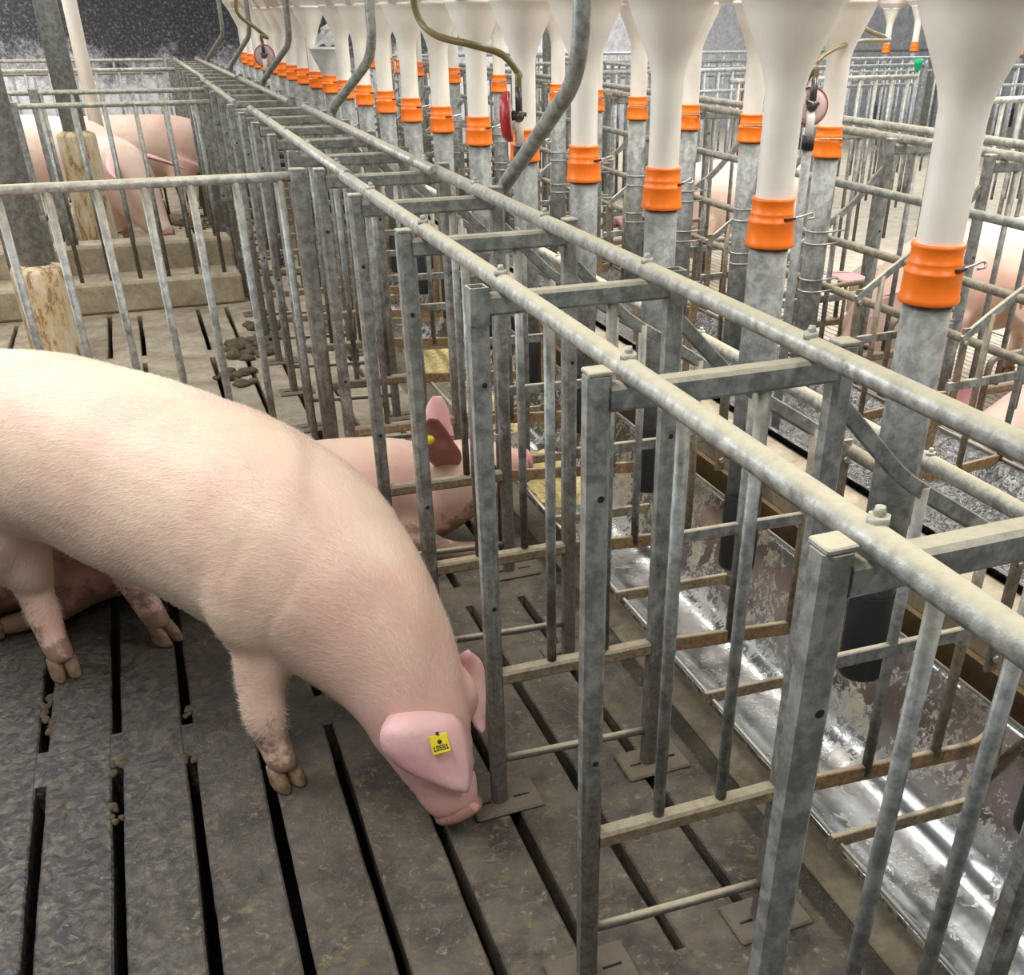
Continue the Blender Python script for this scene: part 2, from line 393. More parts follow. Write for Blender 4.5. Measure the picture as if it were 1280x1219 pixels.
# ------------------------------------------------------------------ the setting
S = .498        # pitch of the stalls
slots = [-1.90, -1.74, -1.58, -1.42, -1.26, -1.10, -.94, -.78, -.62, -.462, -.302, -.142, .02, .185, .345]
g = .023
mb = MB()
breaks = [-.9, 1.495, 3.06, 4.77, 5.78, 7.1, 8.6, 10.1, 11.6, 13.1]
edges = [-8.0]+slots+[.52]
def wob(x, y): return .0010*math.sin(x*31+y*9)+.0016*mnoise.noise(Vector((x*9, y*7, 3)))+.0012*mnoise.noise(Vector((x*9, y*60, 3)))
for i in range(len(edges)-1):
    x0 = edges[i]+(g/2 if i else 0); x1 = edges[i+1]-(g/2 if i < len(slots) else 0)
    ys = [-1.6+j*.04 for j in range(int(7.4/.04))]+[5.8+j*.5 for j in range(20)]
    top = []
    for y in ys:
        a = x0+(wob(x0, y) if i else 0); b = x1+(wob(x1+5, y) if i < len(slots) else 0)
        top.append((a, b, y))
    n = len(top); vs = []; bz = .004
    for (a, b, y) in top: vs += [(a+.004, y, 0), (b-.004, y, 0), (b, y, -bz), (b-.006, y, -.12), (a+.006, y, -.12), (a, y, -bz)]
    fs = []
    for j in range(n-1):
        o_ = j*6
        for k in range(6):
            l = (k+1) % 6; fs.append((o_+k, o_+6+k, o_+6+l, o_+l))
    mb.add(vs, [tuple(reversed(f)) for f in fs])
for si, x in enumerate(slots):
    for bi, y in enumerate(breaks):
        yy = y+random.uniform(-.02, .02)
        if si >= 12 and bi == 0: yy, L = .42, .14
        elif si >= 12 and bi == 1: yy, L = 1.9, .12
        else: L = .13
        mb.box((x, yy, -.0605), (g+.006, L, .117))
fl = mb.build('floor', M['floor']); tag(fl, kind='structure')
mb = MB(); mb.box((4.2, 6, -.5), (26, 24, .02)); tag(mb.build('trim_1', M['pit']), kind='structure')
mb = MB(); mb.box((.66, 6.5, -.03), (.30, 16, .02)); mb.box((1.9, 6.5, -.03), (.30, 16, .02)); tag(mb.build('trim_2', M['curb']), kind='structure')
# middle ledge between the two troughs with its stained side wall
mb = MB(); mb.box((1.115, 6.5, .165), (.20, 16, .38), bev=.01); lz = mb.build('trim_3', M['curb']); tag(lz, kind='structure')
mb = MB(); mb.box((1.003, 6.5, .10), (.02, 16, .40)); mb.box((.955, 6.5, .19), (.055, 16, .04)); tag(mb.build('trim_4', M['brown']), kind='structure')
# slatted floor of the facing row: narrow slats
mb = MB()
x = 2.02
while x < 3.7: mb.box((x+.025, 6.5, -.03), (.042, 16, .06)); x += .05
for y in [1.2, 2.05, 2.9, 3.8, 4.8, 6, 7.4]: mb.box((2.87, y, -.032), (1.68, .05, .05))
mb.box((8.6, 6.5, -.05), (9.8, 16, .1))
tag(mb.build('floor', M['dryslat']), kind='structure')
mb = MB(); mb.box((3, 15.1, 1.4), (24, .2, 4.6)); tag(mb.build('wall_back', M['wall']), kind='structure')
mb = MB(); mb.box((-8.1, 6, 1.4), (.2, 18, 4.6)); tag(mb.build('wall_left', M['wall']), kind='structure')
mb = MB(); mb.box((13.6, 6, 1.4), (.2, 18, 4.6)); tag(mb.build('wall_right', M['wall']), kind='structure')

# concrete kerbs across the pen
mb = MB(); mb.box((-1.02, 5.93, .085), (2.0, .3, .17), bev=.015)
tag(mb.build('concrete_kerb', M['curb']), 'low dry concrete kerb carrying the middle pen railing, in front of the taller kerb', 'kerb')
mb = MB(); mb.box((-.97, 6.19, .16), (1.9, .21, .32), bev=.015)
tag(mb.build('concrete_kerb', M['curb']), 'taller concrete kerb just behind the low kerb, standing pig behind it', 'kerb')

# ------------------------------------------------------------------ stall dividers
FH = 1.1; C = .36; PW = .0325
def make_divider(capped=True, guard=True, detail=True):
    e = empty('stall_divider')
    def post(x, name):
        mb = MB()
        if capped:
            mb.bar((x, 0, .006), (x, 0, FH), PW, PW, bev=.007)
        else:
            mb.bar((x, 0, .006), (x, 0, FH-.06), PW, PW, bev=.007)
            t = .004
            for sx, sy, w, d in ((-1, 0, t, PW), (1, 0, t, PW), (0, -1, PW-2*t, t), (0, 1, PW-2*t, t)):
                mb.box((x+sx*(PW/2-t/2), sy*(PW/2-t/2), FH-.03), (w, d, .06))
        o = mb.build(name, M['steel'], e)
        if capped:
            mb = MB(); mb.box((x, 0, FH+.004), (PW*.94, PW*.94, .006), bev=.0015); mb.build('end_cap', M['dusty'], o)
        if detail:
            for z in (FH-.16, FH-.60) if x == 0 else (FH-.30,):
                mb = MB(); mb.tube([(x+.002, -PW/2-.0006, z), (x+.002, -PW/2+.001, z)], .0048, 10); mb.build('bolt_hole', M['black'], o)
    post(0, 'front_post'); post(C, 'rear_post')
    mb = MB(); mb.bar((PW/2-.002, 0, FH-.030), (C-PW/2+.002, 0, FH-.030), .030, .034, bev=.005); mb.build('top_bar', M['steel'], e)
    mb = MB(); mb.bar((PW/2-.002, 0, .33), (C-PW/2+.002, 0, .325), .030, .030, bev=.005); mb.build('lower_bar', M['mud'], e)
    mb = MB(); mb.tube([(PW/2-.002, 0, .118), (C-PW/2+.002, 0, .10)], .009, 10); mb.build('low_rod', M['steel'], e)
    for x in (.125, .242):
        mb = MB(); mb.tube([(x, 0, .345), (x, 0, FH-.045)], .0098, 10); mb.build('upright_bar', M['steel'], e)
    for x in (0, C):
        mb = MB(); mb.box((x+.012, 0, .004), (.155, .098, .009), bev=.004); b_ = mb.build('base_plate', M['plate'], e)
        for q, l in ((x+.048, .036), (x-.034, .026)):
            mb = MB(); mb.tube([(q-l/2, -.004, .0085), (q+l/2, -.004, .0085)], .0028, 8); mb.build('plate_slot', M['black'], b_)
    if guard:
        # feeding guard over the trough
        X0 = C+PW/2-.002
        mb = MB(); P = [(X0, 0, .32), (.80, 0, .285), (.845, 0, .32), (.82, 0, .55)]
        Q = arc_pts(P, .05, 4)
        for a, b in zip(Q[:-1], Q[1:]):
            d_ = (Vector(b)-Vector(a)).normalized()*.003
            mb.bar(Vector(a)-d_, Vector(b)+d_, .012, .034, up=(0, 1, 0) if False else (0, 0, 1) if abs(d_.z) < abs(d_.x) else (1, 0, 0), bev=.002)
        mb.build('guard_bar', M['rusty'], e)
        mb = MB(); mb.bar((X0+.12, 0, .15), (.862, 0, .138), .012, .030, bev=.002); mb.bar((.857, 0, .13), (.845, 0, .33), .030, .012, bev=.002); mb.build('guard_bar', M['mud'], e)
        mb = MB(); mb.bar((X0, 0, .575), (.81, 0, .565), .012, .026, bev=.002); mb.build('guard_bar', M['steel'], e)
        mb = MB(); Q = arc_pts([(X0, 0, FH-.09), (.50, 0, .885), (.68, 0, .775), (.79, 0, .70)], .04, 3)
        for a, b in zip(Q[:-1], Q[1:]): mb.bar(a, b, .012, .024, bev=.002)
        mb.build('guard_strap', M['steel'], e)
        for x, z0, z1, mm in ((.545, .30, .865, 'steel'), (.70, .30, .765, 'mud')):
            mb = MB(); mb.tube([(x, 0, z0), (x, 0, z1)], .0098, 10); mb.build('upright_bar', M[mm], e)
        mb = MB(); mb.bar((.78, 0, .47), (.78, 0, .73), .024, .010, bev=.002); k_ = mb.build('pipe_clamp', M['rusty'], e)
        for z in (.50, .69): mb = MB(); mb.tube([(.78, -.004, z), (.78, -.014, z)], .0075, 6); mb.build('clamp_bolt', M['wire'], k_)
    return e
div_a = make_divider(True); div_b = make_divider(False)
index_kids()
names = {0: 'nearest grey stall divider with square capped post in the bottom right foreground',
         1: 'grey stall divider with capped square post, second from the front of the near row',
         2: 'grey stall divider with open topped post whose foot plate touches the feeding pig snout'}
used = {'a': False, 'b': False}
for k in range(0, 23):
    key = 'b' if k in (2, 6, 11) else 'a'; src = div_b if key == 'b' else div_a
    loc = (0, k*S, 0)
    if not used[key]: e = src; e.location = loc; used[key] = True
    else: e = tree_copy(src, loc)
    e['label'] = names.get(k, 'grey steel stall divider, %s from the front of the near row' % ORD[k] if k < 22 else 'grey steel stall divider, farthest of the near row by the wall')
    e['category'] = 'stall divider'; e['group'] = 'stall dividers of the near row'
# facing row, mirrored about the middle ledge
MX = 2.38
for k in range(3, 21):
    e = tree_copy(div_a, (MX, k*S+.10, 0), sc=(-1, 1, 1))
    e['label'] = 'mirrored grey steel stall divider, %s of the far row counted from the right edge' % (ORD[k-3] if k > 3 else 'nearest')
    e['category'] = 'stall divider'; e['group'] = 'stall dividers of the far row'

# ------------------------------------------------------------------ rails on top of the dividers
def hollow_end(mb, p, q, r):
    """open tube end at q, the wall visible"""
    d = (Vector(q)-Vector(p)).normalized()
    mb.lathe([(r, 0), (r*.98, .001), (r*.80, .001), (r*.78, -.05), (0.0001, -.05)], q, 12, ax=d)
def rail(pts, r, label, group, bolts=(), mm='dusty', name='top_rail', cat='rail', bare=True):
    mb = MB(); mb.tube(pts, r, 14); o = mb.build(name, M[mm]); tag(o, label, cat, group)
    for (x, y, z) in bolts:
        b = MB(); b.tube([(x, y, z+r-.004), (x, y, z+r+.005)], .0105, 6); b.ball((x, y, z+r+.008), .006, 8); b.tube([(x, y, z+r+.004), (x, y, z+r+.013)], .0045, 8)
        b.build('bolt', M['dusty'], o)
    return o
RZ = FH-.013+.015
GR = 'long rails on the stall tops'
xr = .042
def ybolts(y0, y1, x): return [(x, k*S, RZ) for k in range(0, 23) if y0 < k*S < y1]
rail([(xr-.012, -.75, RZ), (xr-.004, 0, RZ), (xr+.002, .9, RZ), (xr, 2.34, RZ)], .0152, 'dusty top rail nearest the big pig, running out of the frame at lower right', GR, ybolts(-.6, 2.3, xr))
rail([(xr+.004, 2.30, RZ+.005), (xr+.018, 4.68, RZ+.004)], .0152, 'dusty left top rail, middle length between the two pen railings', GR, ybolts(2.4, 4.7, xr+.01))
rail([(xr-.010, 5.08, RZ), (xr+.010, 7.4, RZ)], .0152, 'dusty left top rail, length just beyond the gap', GR, ybolts(5.1, 7.4, xr))
rail([(xr+.018, 7.35, RZ+.006), (xr+.022, 11.1, RZ)], .0152, 'dusty left top rail, farthest length reaching the back wall', GR, ybolts(7.4, 11, xr+.02))
xf = .305
rail([(xf+.0, -.75, RZ), (xf+.002, .5, RZ), (xf, 2.36, RZ)], .0152, 'dusty right top rail nearest the camera, above the steel trough', GR, ybolts(-.6, 2.3, xf))
rail([(xf-.018, 2.31, RZ+.005), (xf, 4.7, RZ+.004)], .0152, 'dusty right top rail, middle length beside the bent pipe', GR, ybolts(2.4, 4.7, xf))
rail([(xf-.01, 5.10, RZ), (xf-.012, 7.4, RZ)], .0152, 'dusty right top rail, length just beyond the gap', GR, ybolts(5.1, 7.4, xf-.01))
rail([(xf-.03, 7.35, RZ+.006), (xf-.04, 11.1, RZ)], .0152, 'dusty right top rail, farthest length reaching the back wall', GR, ybolts(7.4, 11, xf-.035))
for x, nm in ((MX-.305, 'left'), (MX-.042, 'right')):
    rail([(x, 1.1, RZ), (x+.01, 6, RZ), (x, 10.4, RZ)], .0152, '%s dusty top rail of the far stall row beyond the feed tubes' % nm, 'rails on the far stall row')
# pipes running along the troughs
rail([(.815, -.7, .515), (.80, 3, .51), (.80, 11, .51)], .0145, 'low black and rusty pipe running behind the near trough', 'pipes along the troughs', mm='rusty', name='trough_pipe', cat='pipe')
rail([(.795, -.7, .705), (.79, 4, .70), (.79, 11, .70)], .0150, 'rusty dust-caked pipe clamped to the near feed tubes', 'pipes along the troughs', mm='mud', name='trough_pipe', cat='pipe')
o = rail([(.955, -.7, .675), (.955, 11, .675)], .0185, 'pale dusty pipe with small bolts between the two rows of feed tubes', 'pipes along the troughs', [(.955, y, .675) for y in (.94, 1.95, 3.1, 4.4)], name='trough_pipe', cat='pipe')
for z, x, nm in ((.985, 1.76, 'upper'), (.80, 1.76, 'middle'), (.64, 1.76, 'lower')):
    rail([(x, .9, z), (x, 11, z)], .0135, '%s horizontal pipe tied behind the far row of feed tubes' % nm, 'pipes behind the far feed tubes', mm='mud' if z < .9 else 'steel', name='trough_pipe', cat='pipe')

# ------------------------------------------------------------------ troughs
def trough(prof, y0, y1, m_, name='feed_trough'):
    mb = MB(); t = .004
    P = [Vector((x, 0, z)) for x, z in prof]; n = len(P); ny = 40
    for side in (0, 1):
        vs = []
        for j in range(ny+1):
            y = y0+(y1-y0)*j/ny
            for p in P: vs.append((p.x, y, p.z-(t if side else 0)))
        fs = []
        for j in range(ny):
            for i in range(n-1):
                a = j*n+i; f = (a, a+1, a+n+1, a+n); fs.append(f if not side else tuple(reversed(f)))
        mb.add(vs, fs, [True]*len(fs))
    return mb.build(name, m_)
def curve_prof(pts, r=.05, n=6):
    return [(p.x, p.z) for p in arc_pts([(x, 0, z) for x, z in pts], r, n)]
tr = trough(curve_prof([(.512, .128), (.512, .138), (.522, .140), (.60, .045), (.70, .032), (.79, .050), (.895, .300), (.905, .305), (.912, .295)], .075), -.9, 11.0, M['stainless'])
tag(tr, 'shiny stainless steel feed trough under the near row of feed tubes', 'trough')
mb = MB(); mb.tube([(.517, -.9, .141), (.517, 11, .141)], .0045, 8); mb.build('front_lip', M['wire'], tr)
mb = MB(); mb.tube([(.904, -.9, .306), (.904, 11, .306)], .0035, 8); mb.build('back_lip', M['wire'], tr)
tr2 = trough(list(reversed(curve_prof([(1.86, .29), (1.84, .305), (1.82, .300), (1.70, .19), (1.50, .165), (1.36, .185), (1.235, .372), (1.20, .38)], .05))), -.6, 11.0, M['wettrough'])
tag(tr2, 'dark wet speckled feed trough beyond the middle ledge', 'trough')
mb = MB(); mb.tube([(1.842, -.6, .308), (1.842, 11, .308)], .005, 8); mb.build('front_lip', M['wire'], tr2)
mb = MB()
for (y, l, x, z) in [(2.55, .5, .70, .045), (3.25, .45, .69, .045), (4.1, .5, .70, .045)]:
    nx, ny = 10, 26; vs = []; fs = []
    for i in range(nx+1):
        for j in range(ny+1):
            u, v = i/nx*2-1, j/ny*2-1; h = max(0, (1-u*u)*(1-v*v))**.6
            vs.append((x+u*.11, y+v*l/2, z-.012+.055*h+.010*mnoise.noise(Vector((u*4, v*9+y, 1)))+.03*abs(u)**3))
    for i in range(nx):
        for j in range(ny): a = i*(ny+1)+j; fs.append((a, a+ny+1, a+ny+2, a+1))
    mb.add(vs, fs, True)
tag(mb.build('feed_meal', M['feed']), 'yellow meal heaped in the steel trough in front of the lying pig', 'feed', kind='stuff')

# ------------------------------------------------------------------ feed drop tubes with hoppers
def make_drop(rubber=True, rim=1.51, top=True, ties=()):
    e = empty('feed_drop_tube')
    mb = MB(); mb.tube([(0, 0, .47 if rubber else .26), (0, 0, 1.085)], .0400, 24); mb.build('metal_pipe', M['clean'], e)
    if rubber:
        mb = MB(); mb.lathe([(.030, .335), (.043, .335), (.044, .345), (.0435, .52), (.041, .525)], seg=24); mb.build('rubber_sleeve', M['black'], e)
    mb = MB(); mb.lathe([(.042, 1.072), (.0485, 1.073), (.0495, 1.076), (.0495, 1.082), (.0478, 1.085), (.0465, 1.118), (.0475, 1.120), (.0470, 1.124), (.0440, 1.126), (.0435, 1.135), (.0440, 1.137), (.0420, 1.139), (.0415, 1.158), (.0428, 1.160), (.0428, 1.165), (.036, 1.165)], seg=28)
    c_ = mb.build('coupling', M['orange'], e)
    mb = MB(); mb.box((.024, -.0362, 1.129), (.028, .012, .004), rz=.58); mb.build('coupling_slot', M['ink'], c_)
    mb = MB()
    if ties: mb.tube(arc_pts([(-.048, -.01, 1.129), (-.03, -.042, 1.130), (.02, -.048, 1.129), (.028, -.046, 1.118), (.012, -.052, 1.106)], .008, 3), .0022, 6)
    else: mb.tube(arc_pts([(.030, -.034, 1.129), (.060, -.018, 1.131), (.082, -.010, 1.136), (.085, -.014, 1.126), (.066, -.020, 1.125)], .008, 3), .0025, 6)
    mb.build('wire_pin', M['wire'], c_)
    f = MB(); z1 = rim-.135
    f.lathe([(.0365, 1.15), (.0370, z1-.04), (.0385, z1-.015), (.045, z1+.01), (.060, z1+.045), (.086, z1+.10), (.098, rim-.004), (.104, rim), (.104, rim+.008), (.097, rim+.010), (.094, rim)], seg=32)
    f.build('funnel', M['white'] if top else M['clear'], e)
    if top:
        mb = MB(); b0 = rim+.006
        for (hx, hy, z) in [(0, 0, 0)]:
            vs = []; 
            for (z, a) in ((b0, .085), (b0+.05, .115), (b0+.42, .125)):
                vs += [(-a, -a*1.05, z), (a, -a*1.05, z), (a, a*1.05, z), (-a, a*1.05, z)]
            mb.add(vs, [(3, 2, 1, 0), (8, 9, 10, 11)]+[(r*4+i, r*4+(i+1) % 4, r*4+4+(i+1) % 4, r*4+4+i) for r in range(2) for i in range(4)])
        mb.build('dosing_box', M['box'], e)
    for z in ties:
        t = MB()
        for dz in (-.02, .02):
            t.tube(arc_pts([(.085, .035, z+dz), (.02, .046, z+dz), (-.042, .025, z+dz), (-.042, -.030, z+dz), (.0, -.045, z+dz), (.09, -.036, z+dz)], .04, 5), .0028, 6)
        t.build('wire_tie', M['wire'], e)
    return e
d1 = make_drop(); d2 = make_drop(rubber=False, ties=(.82, .66)); d3 = make_drop(rim=1.30, top=False)
index_kids(); first = True
for k in range(0, 22):
    y = (k+.5)*S-.005
    if k == 0: pass
    if k == 12:
        e = d3; e.location = (.70, y, 0); e['label'] = 'low open clear funnel on a feed tube holding a plastic bag, near the far end'
    else:
        e = d1 if first else tree_copy(d1, (.70, y, 0)); first = False; e.location = (.70, y, 0)
        e.rotation_euler = (0, 0, random.uniform(-.25, .25))
        nm = k if k < 12 else k
        if k == 0: e['label'] = 'large white feed tube with orange coupling nearest the right edge, front line'
        elif k == 21: e['label'] = 'white feed tube with orange coupling farthest away in the front line'
        else: e['label'] = 'white feed tube with orange coupling, %s from the right in the front line' % ORD[k]
    e['category'] = 'feed tube'; e['group'] = 'feed tubes over the near trough'
for i, k in enumerate(range(4, 21)):
    e = d2 if k == 4 else tree_copy(d2, (1.68, k*S, 0)); e.location = (1.68, 1.865 if k == 4 else k*S-.01, 0); e.rotation_euler = (0, 0, random.uniform(-.3, .1))
    e['label'] = 'white tube with wire-tied orange coupling, %s from right in the back line' % (ORD[i] if i else 'first'); e['category'] = 'feed tube'; e['group'] = 'feed tubes over the far trough'
# plastic bag standing in the low funnel
mb = MB(); random.seed(3)
c0 = Vector((.70, 12.5*S, 1.30)); seg = 16; vs = []
for i in range(7):
    t = i/6; z = .02+t*.16; r = .07*(1-.35*t)
    for k in range(seg): a = 2*math.pi*k/seg; q = r*(1+.5*mnoise.noise(Vector((math.cos(a)*3, math.sin(a)*3, t*5)))); vs.append(c0+Vector((q*math.cos(a)+.10*t, q*math.sin(a), z+.03*mnoise.noise(Vector((a*2, t*4, 2))))))
mb.add(vs, [(i*seg+k, i*seg+(k+1) % seg, i*seg+seg+(k+1) % seg, i*seg+seg+k) for i in range(6) for k in range(seg)])
tag(mb.build('plastic_bag', M['bag']), 'crumpled clear plastic bag in the low open funnel', 'bag')
# far hoppers at top right
for i, (px, py, y) in enumerate([(1038, 56, 11.0), (1108, 60, 10.6), (1143, 58, 10.2), (1279, 62, 9.6)]):
    p = bp(px, py, y=y); e = tree_copy(d1, (p.x, y, p.z-1.12))
    e['label'] = 'distant white feed tube with orange coupling at top right, %s from the left' % ['first', 'second', 'third', 'fourth'][i]
    e['category'] = 'feed tube'; e['group'] = 'distant feed tubes beyond the right pens'

# ------------------------------------------------------------------ bent water pipes
def bent(P, label, hook=True, r=.0205):
    mb = MB(); mb.tube(arc_pts(P, .10, 8), r, 16); o = mb.build('water_pipe', M['steel']); tag(o, label, 'pipe', 'bent drop pipes by the stall rail')
    return o
q0, q1, q2 = bp(735, 0, x=.385), bp(726, 92, x=.385), bp(618, 250, x=.385)
wp = bent([(q0.x, q0.y, 2.9), q1, q2, (.385, q2.y+.02, .02)], 'thick grey pipe bent towards the rail beside the red-rimmed drinker disc', r=.0175)
mb = MB(); mb.tube(arc_pts([(.31, 2.03, .955), (.36, 2.0, .94), (.45, 2.02, .96), (.44, 2.08, .985)], .03, 4), .008, 8); mb.build('pipe_hook', M['dusty'], wp)
mb = MB(); mb.tube([(.385+.03*math.cos(a), 2.085+.03*math.sin(a), .42) for a in [i*math.pi/8 for i in range(17)]], .003, 6); mb.build('wire_ring', M['wire'], wp)
def bent_px(pts, xs, label, base=True, r=.0165):
    P = [bp(px, py, x=x) for (px, py), x in zip(pts, xs)]
    P = [Vector((P[0].x, P[0].y, 2.9))]+P+[Vector((P[-1].x, P[-1].y+.02, .02))]
    return bent(P, label, r=r)
bent_px([(467, 68), (411, 142)], [.44, .33], 'grey bent pipe reaching the rail left of the open funnel', r=.018)
bent_px([(363, 53), (327, 103)], [.44, .33], 'slim grey bent pipe in front of the distant feed tubes')
bent_px([(313, 42), (287, 84)], [.44, .33], 'slim dark bent pipe beside the small distant drinker disc')
bent_px([(279, 42), (259, 74)], [.42, .33], 'grey bent pipe farthest back against the dark wall')

# ------------------------------------------------------------------ drinker discs with hoses
def disc(c, face, r, label, hose, hose_label, flip=False, rh=.008, pole=None):
    c = Vector(c); face = Vector(face).normalized()
    e = empty('drinker_disc', c); tag(e, label, 'disc', 'round drinker discs')
    def L(p): return Vector(p)
    mb = MB(); mb.lathe([(.0001, .006), (r*.6, .010), (r*.97, .004), (r*.97, -.004), (.0001, -.006)], (0, 0, 0), 32, ax=face); mb.build('plate', M['pinkdisc'], e)
    mb = MB(); mb.lathe([(r*.95, .006), (r, .007), (r*1.02, 0), (r, -.009), (r*.8, -.022), (.0001, -.028)], (0, 0, 0), 32, ax=face); mb.build('rim', M['redrim'], e)
    mb = MB(); f = face*.03
    mb.tube([f+Vector((0, 0, .075)), f+Vector((0, 0, .0))], .010, 10); mb.tube([f+Vector((0, 0, .004)), face*.005], .012, 8); mb.ball(f, .017, 10); mb.tube([f+Vector((-.02, 0, .01)), f+Vector((.022, 0, .004))], .006, 8)
    mb.build('valve', M['brass'], e)
    mb = MB(); mb.tube(arc_pts([face*.012+Vector((0, 0, -.02)), f+Vector((0, 0, -.028)), f+Vector((0, 0, -.085))], .015, 4), .013, 10); mb.build('outlet', M['white'], e)
    mb = MB(); mb.tube([f+Vector((0, 0, -.08)), f+Vector((0, 0, -.118))], .019, 12); mb.build('outlet_nut', M['black'], e)
    if pole:
        b = c+f+Vector((0, 0, -.118)); mb = MB(); mb.tube([b, (b.x, b.y, .02)], .015, 12); tag(mb.build('drinker_pipe', M['clean']), pole, 'pipe')
    top = c+f+Vector((0, 0, .07)); mb = MB(); mb.tube(smooth_pts([top, top+Vector((0, 0, .03))]+[Vector(h) for h in hose]), rh, 10)
    tag(mb.build('hose', M['hose']), hose_label, 'hose', 'olive hoses')
dy = 2.50
dc = bp(636, 146, y=dy)
disc(dc, (.92, -.36, .05), .066, 'red-rimmed drinker disc seen edge on in front of a white feed tube',
     [bp(648, 92, y=dy), bp(627, 68, y=dy), bp(590, 56, y=dy), bp(545, 44, y=dy+.05), bp(522, 20, y=dy+.1), bp(514, -25, y=dy+.1), bp(514, -80, y=dy+.1)], 'thick olive hose curving down to the edge-on drinker disc', rh=.0095, pole='thin pale pipe standing below the edge-on drinker disc')
dy = 2.26
dc = bp(1013, 133, y=dy)
disc(dc, (-.40, -.9, .12), .052, 'pale round drinker disc with red rim between two back feed tubes',
     [bp(1010, 98, y=dy), bp(1022, 76, y=dy), bp(1046, 60, y=dy+.1), bp(1075, 52, y=dy+.3), bp(1112, 50, y=dy+.5), bp(1085, 38, y=dy+.7), bp(1060, 15, y=dy+.8), bp(1055, -60, y=dy+.8)], 'olive hose arching behind a white tube to the pale drinker disc', rh=.0075, pole='thin grey pipe standing below the pale drinker disc')
dy = 6.4
dc = bp(331, 70, y=dy)
disc(dc, (-.25, -.95, .1), .060, 'small distant drinker disc in front of the far feed tubes',
     [bp(334, 47, y=dy), bp(318, 34, y=dy), bp(298, 18, y=dy), bp(295, 0, y=dy), bp(297, -30, y=dy)], 'thin olive hose curling down to the distant drinker disc', rh=.010)

# ------------------------------------------------------------------ pen railings
def fence(p0, p1, zt, n, zb=.0, r=.0115, rt=.014, mm='steel', label='', group='pen railings', top2=None, posts=(), name='pen_railing', zb2=None, mt='dusty'):
    e = empty(name, p0); tag(e, label, 'railing', group); p0, p1 = Vector(p0), Vector(p1); d = p1-p0
    mb = MB(); mb.tube([Vector((0, 0, zt)), d+Vector((0, 0, zt))], rt, 12); mb.build('top_rail', M[mt], e)
    if top2: mb = MB(); mb.tube([Vector((0, 0, top2)), d+Vector((0, 0, top2))], rt*.85, 12); mb.build('lower_rail', M[mm], e)
    me = None
    for i in range(n):
        t = (i+.5)/n
        if me is None:
            mb = MB(); mb.tube([(0, 0, zb), (0, 0, zt-.005)], r, 10); o = mb.build('picket', M[mm], e); me = o
        else: o = me.copy(); COL.objects.link(o); o.parent = e
        o.location = d*t
    for t in posts:
        mb = MB(); mb.bar(d*t+Vector((0, 0, zb*.4)), d*t+Vector((0, 0, zt+.02)), .045, .045); mb.build('end_post', M[mm], e)
    return e
fence((-1.85, 2.54, 0), (-.045, 2.54, 0), 1.083, 15, zb=.0, r=.0112, rt=.0135, label='nearest pen railing with round pickets, just behind the big standing pig', posts=(.995,))
fence((-2.05, 5.85, 0), (-.03, 5.85, 0), 1.062, 13, zb=.17, r=.0115, rt=.0135, label='middle pen railing standing on the low kerb', posts=(.515,))
fence((-2.05, 6.17, 0), (-.03, 6.17, 0), 1.105, 13, zb=.32, r=.0105, rt=.013, label='pen railing standing on the taller kerb, close behind the middle one', posts=(.56,))
fence((-3.8, 9.2, 0), (-.03, 9.2, 0), 1.09, 22, zb=.0, r=.011, rt=.015, label='distant pen railing behind the two pigs in the left pen')
fence((-5.5, 11.3, 0), (-.03, 11.3, 0), 1.09, 30, zb=.0, r=.011, rt=.016, label='farthest pen railing in front of the pale wall on the left', top2=.98)
# a side gate leaning behind the near pole
fence((-2.6, 4.2, 0), (-1.12, 5.75, 0), .60, 9, zb=.06, r=.013, rt=.019, label='low dark side railing at the left edge behind the big pole', mm='steel')
# pens beyond the far stall row
def F2(a, b, lab, zt=1.1, pitch=.135, mm='bright', **k):
    n = min(96, int((Vector(b)-Vector(a)).length/pitch)); fence((*a, 0) if len(a) == 2 else a, (*b, 0) if len(b) == 2 else b, zt, n, r=.013, rt=.017, mm=mm, mt='bright' if mm == 'bright' else 'dusty', label=lab, group='railings of the right hand pens', **k)
def W2(x, y): return Vector((x, y, 0))
F2(W2(2.6, 7.3), W2(6.3, 7.75), 'bright galvanised railing with close pickets in the middle right distance', posts=(0, 1), top2=.95)
F2(W2(6.5, 7.4), W2(8.8, 7.0), 'bright galvanised railing continuing to the right edge past the post', posts=(0,), top2=.95)
F2(W2(6.4, 7.5), W2(4.4, 5.2), 'grey side railing running towards the camera in the right pens', mm='steel', pitch=.14)
F2(W2(3.6, 4.0), W2(8.0, 4.6), 'grey railing behind the standing pig at the right edge', mm='steel', pitch=.15)
F2(W2(3.3, 6.0), W2(4.9, 6.1), 'grey railing between the far stalls and the bright railing', mm='steel', pitch=.14)
F2(W2(2.6, 9.0), W2(9.5, 9.3), 'second bright railing farther back in the right pens', top2=.98, pitch=.16)
F2(W2(2.2, 11.4), W2(11.5, 11.6), 'farthest railing in front of the pale right wall', top2=.95, pitch=.2)
F2(W2(4.6, 1.6), W2(4.6, 3.9), 'grey railing closing the rear of the far stalls', mm='steel', pitch=.16, top2=.45)
F2(W2(3.75, 7.9), W2(3.75, 11.3), 'grey railing farther along the rear of the far stalls', mm='steel', pitch=.16)
mb = MB(); mb.box((0, 0, .48), (.26, .03, .96), bev=.006); o = mb.build('red_panel', M['red'], loc=(5.0, 8.5, 0)); tag(o, 'dark red panel standing behind the bright railing', 'panel')
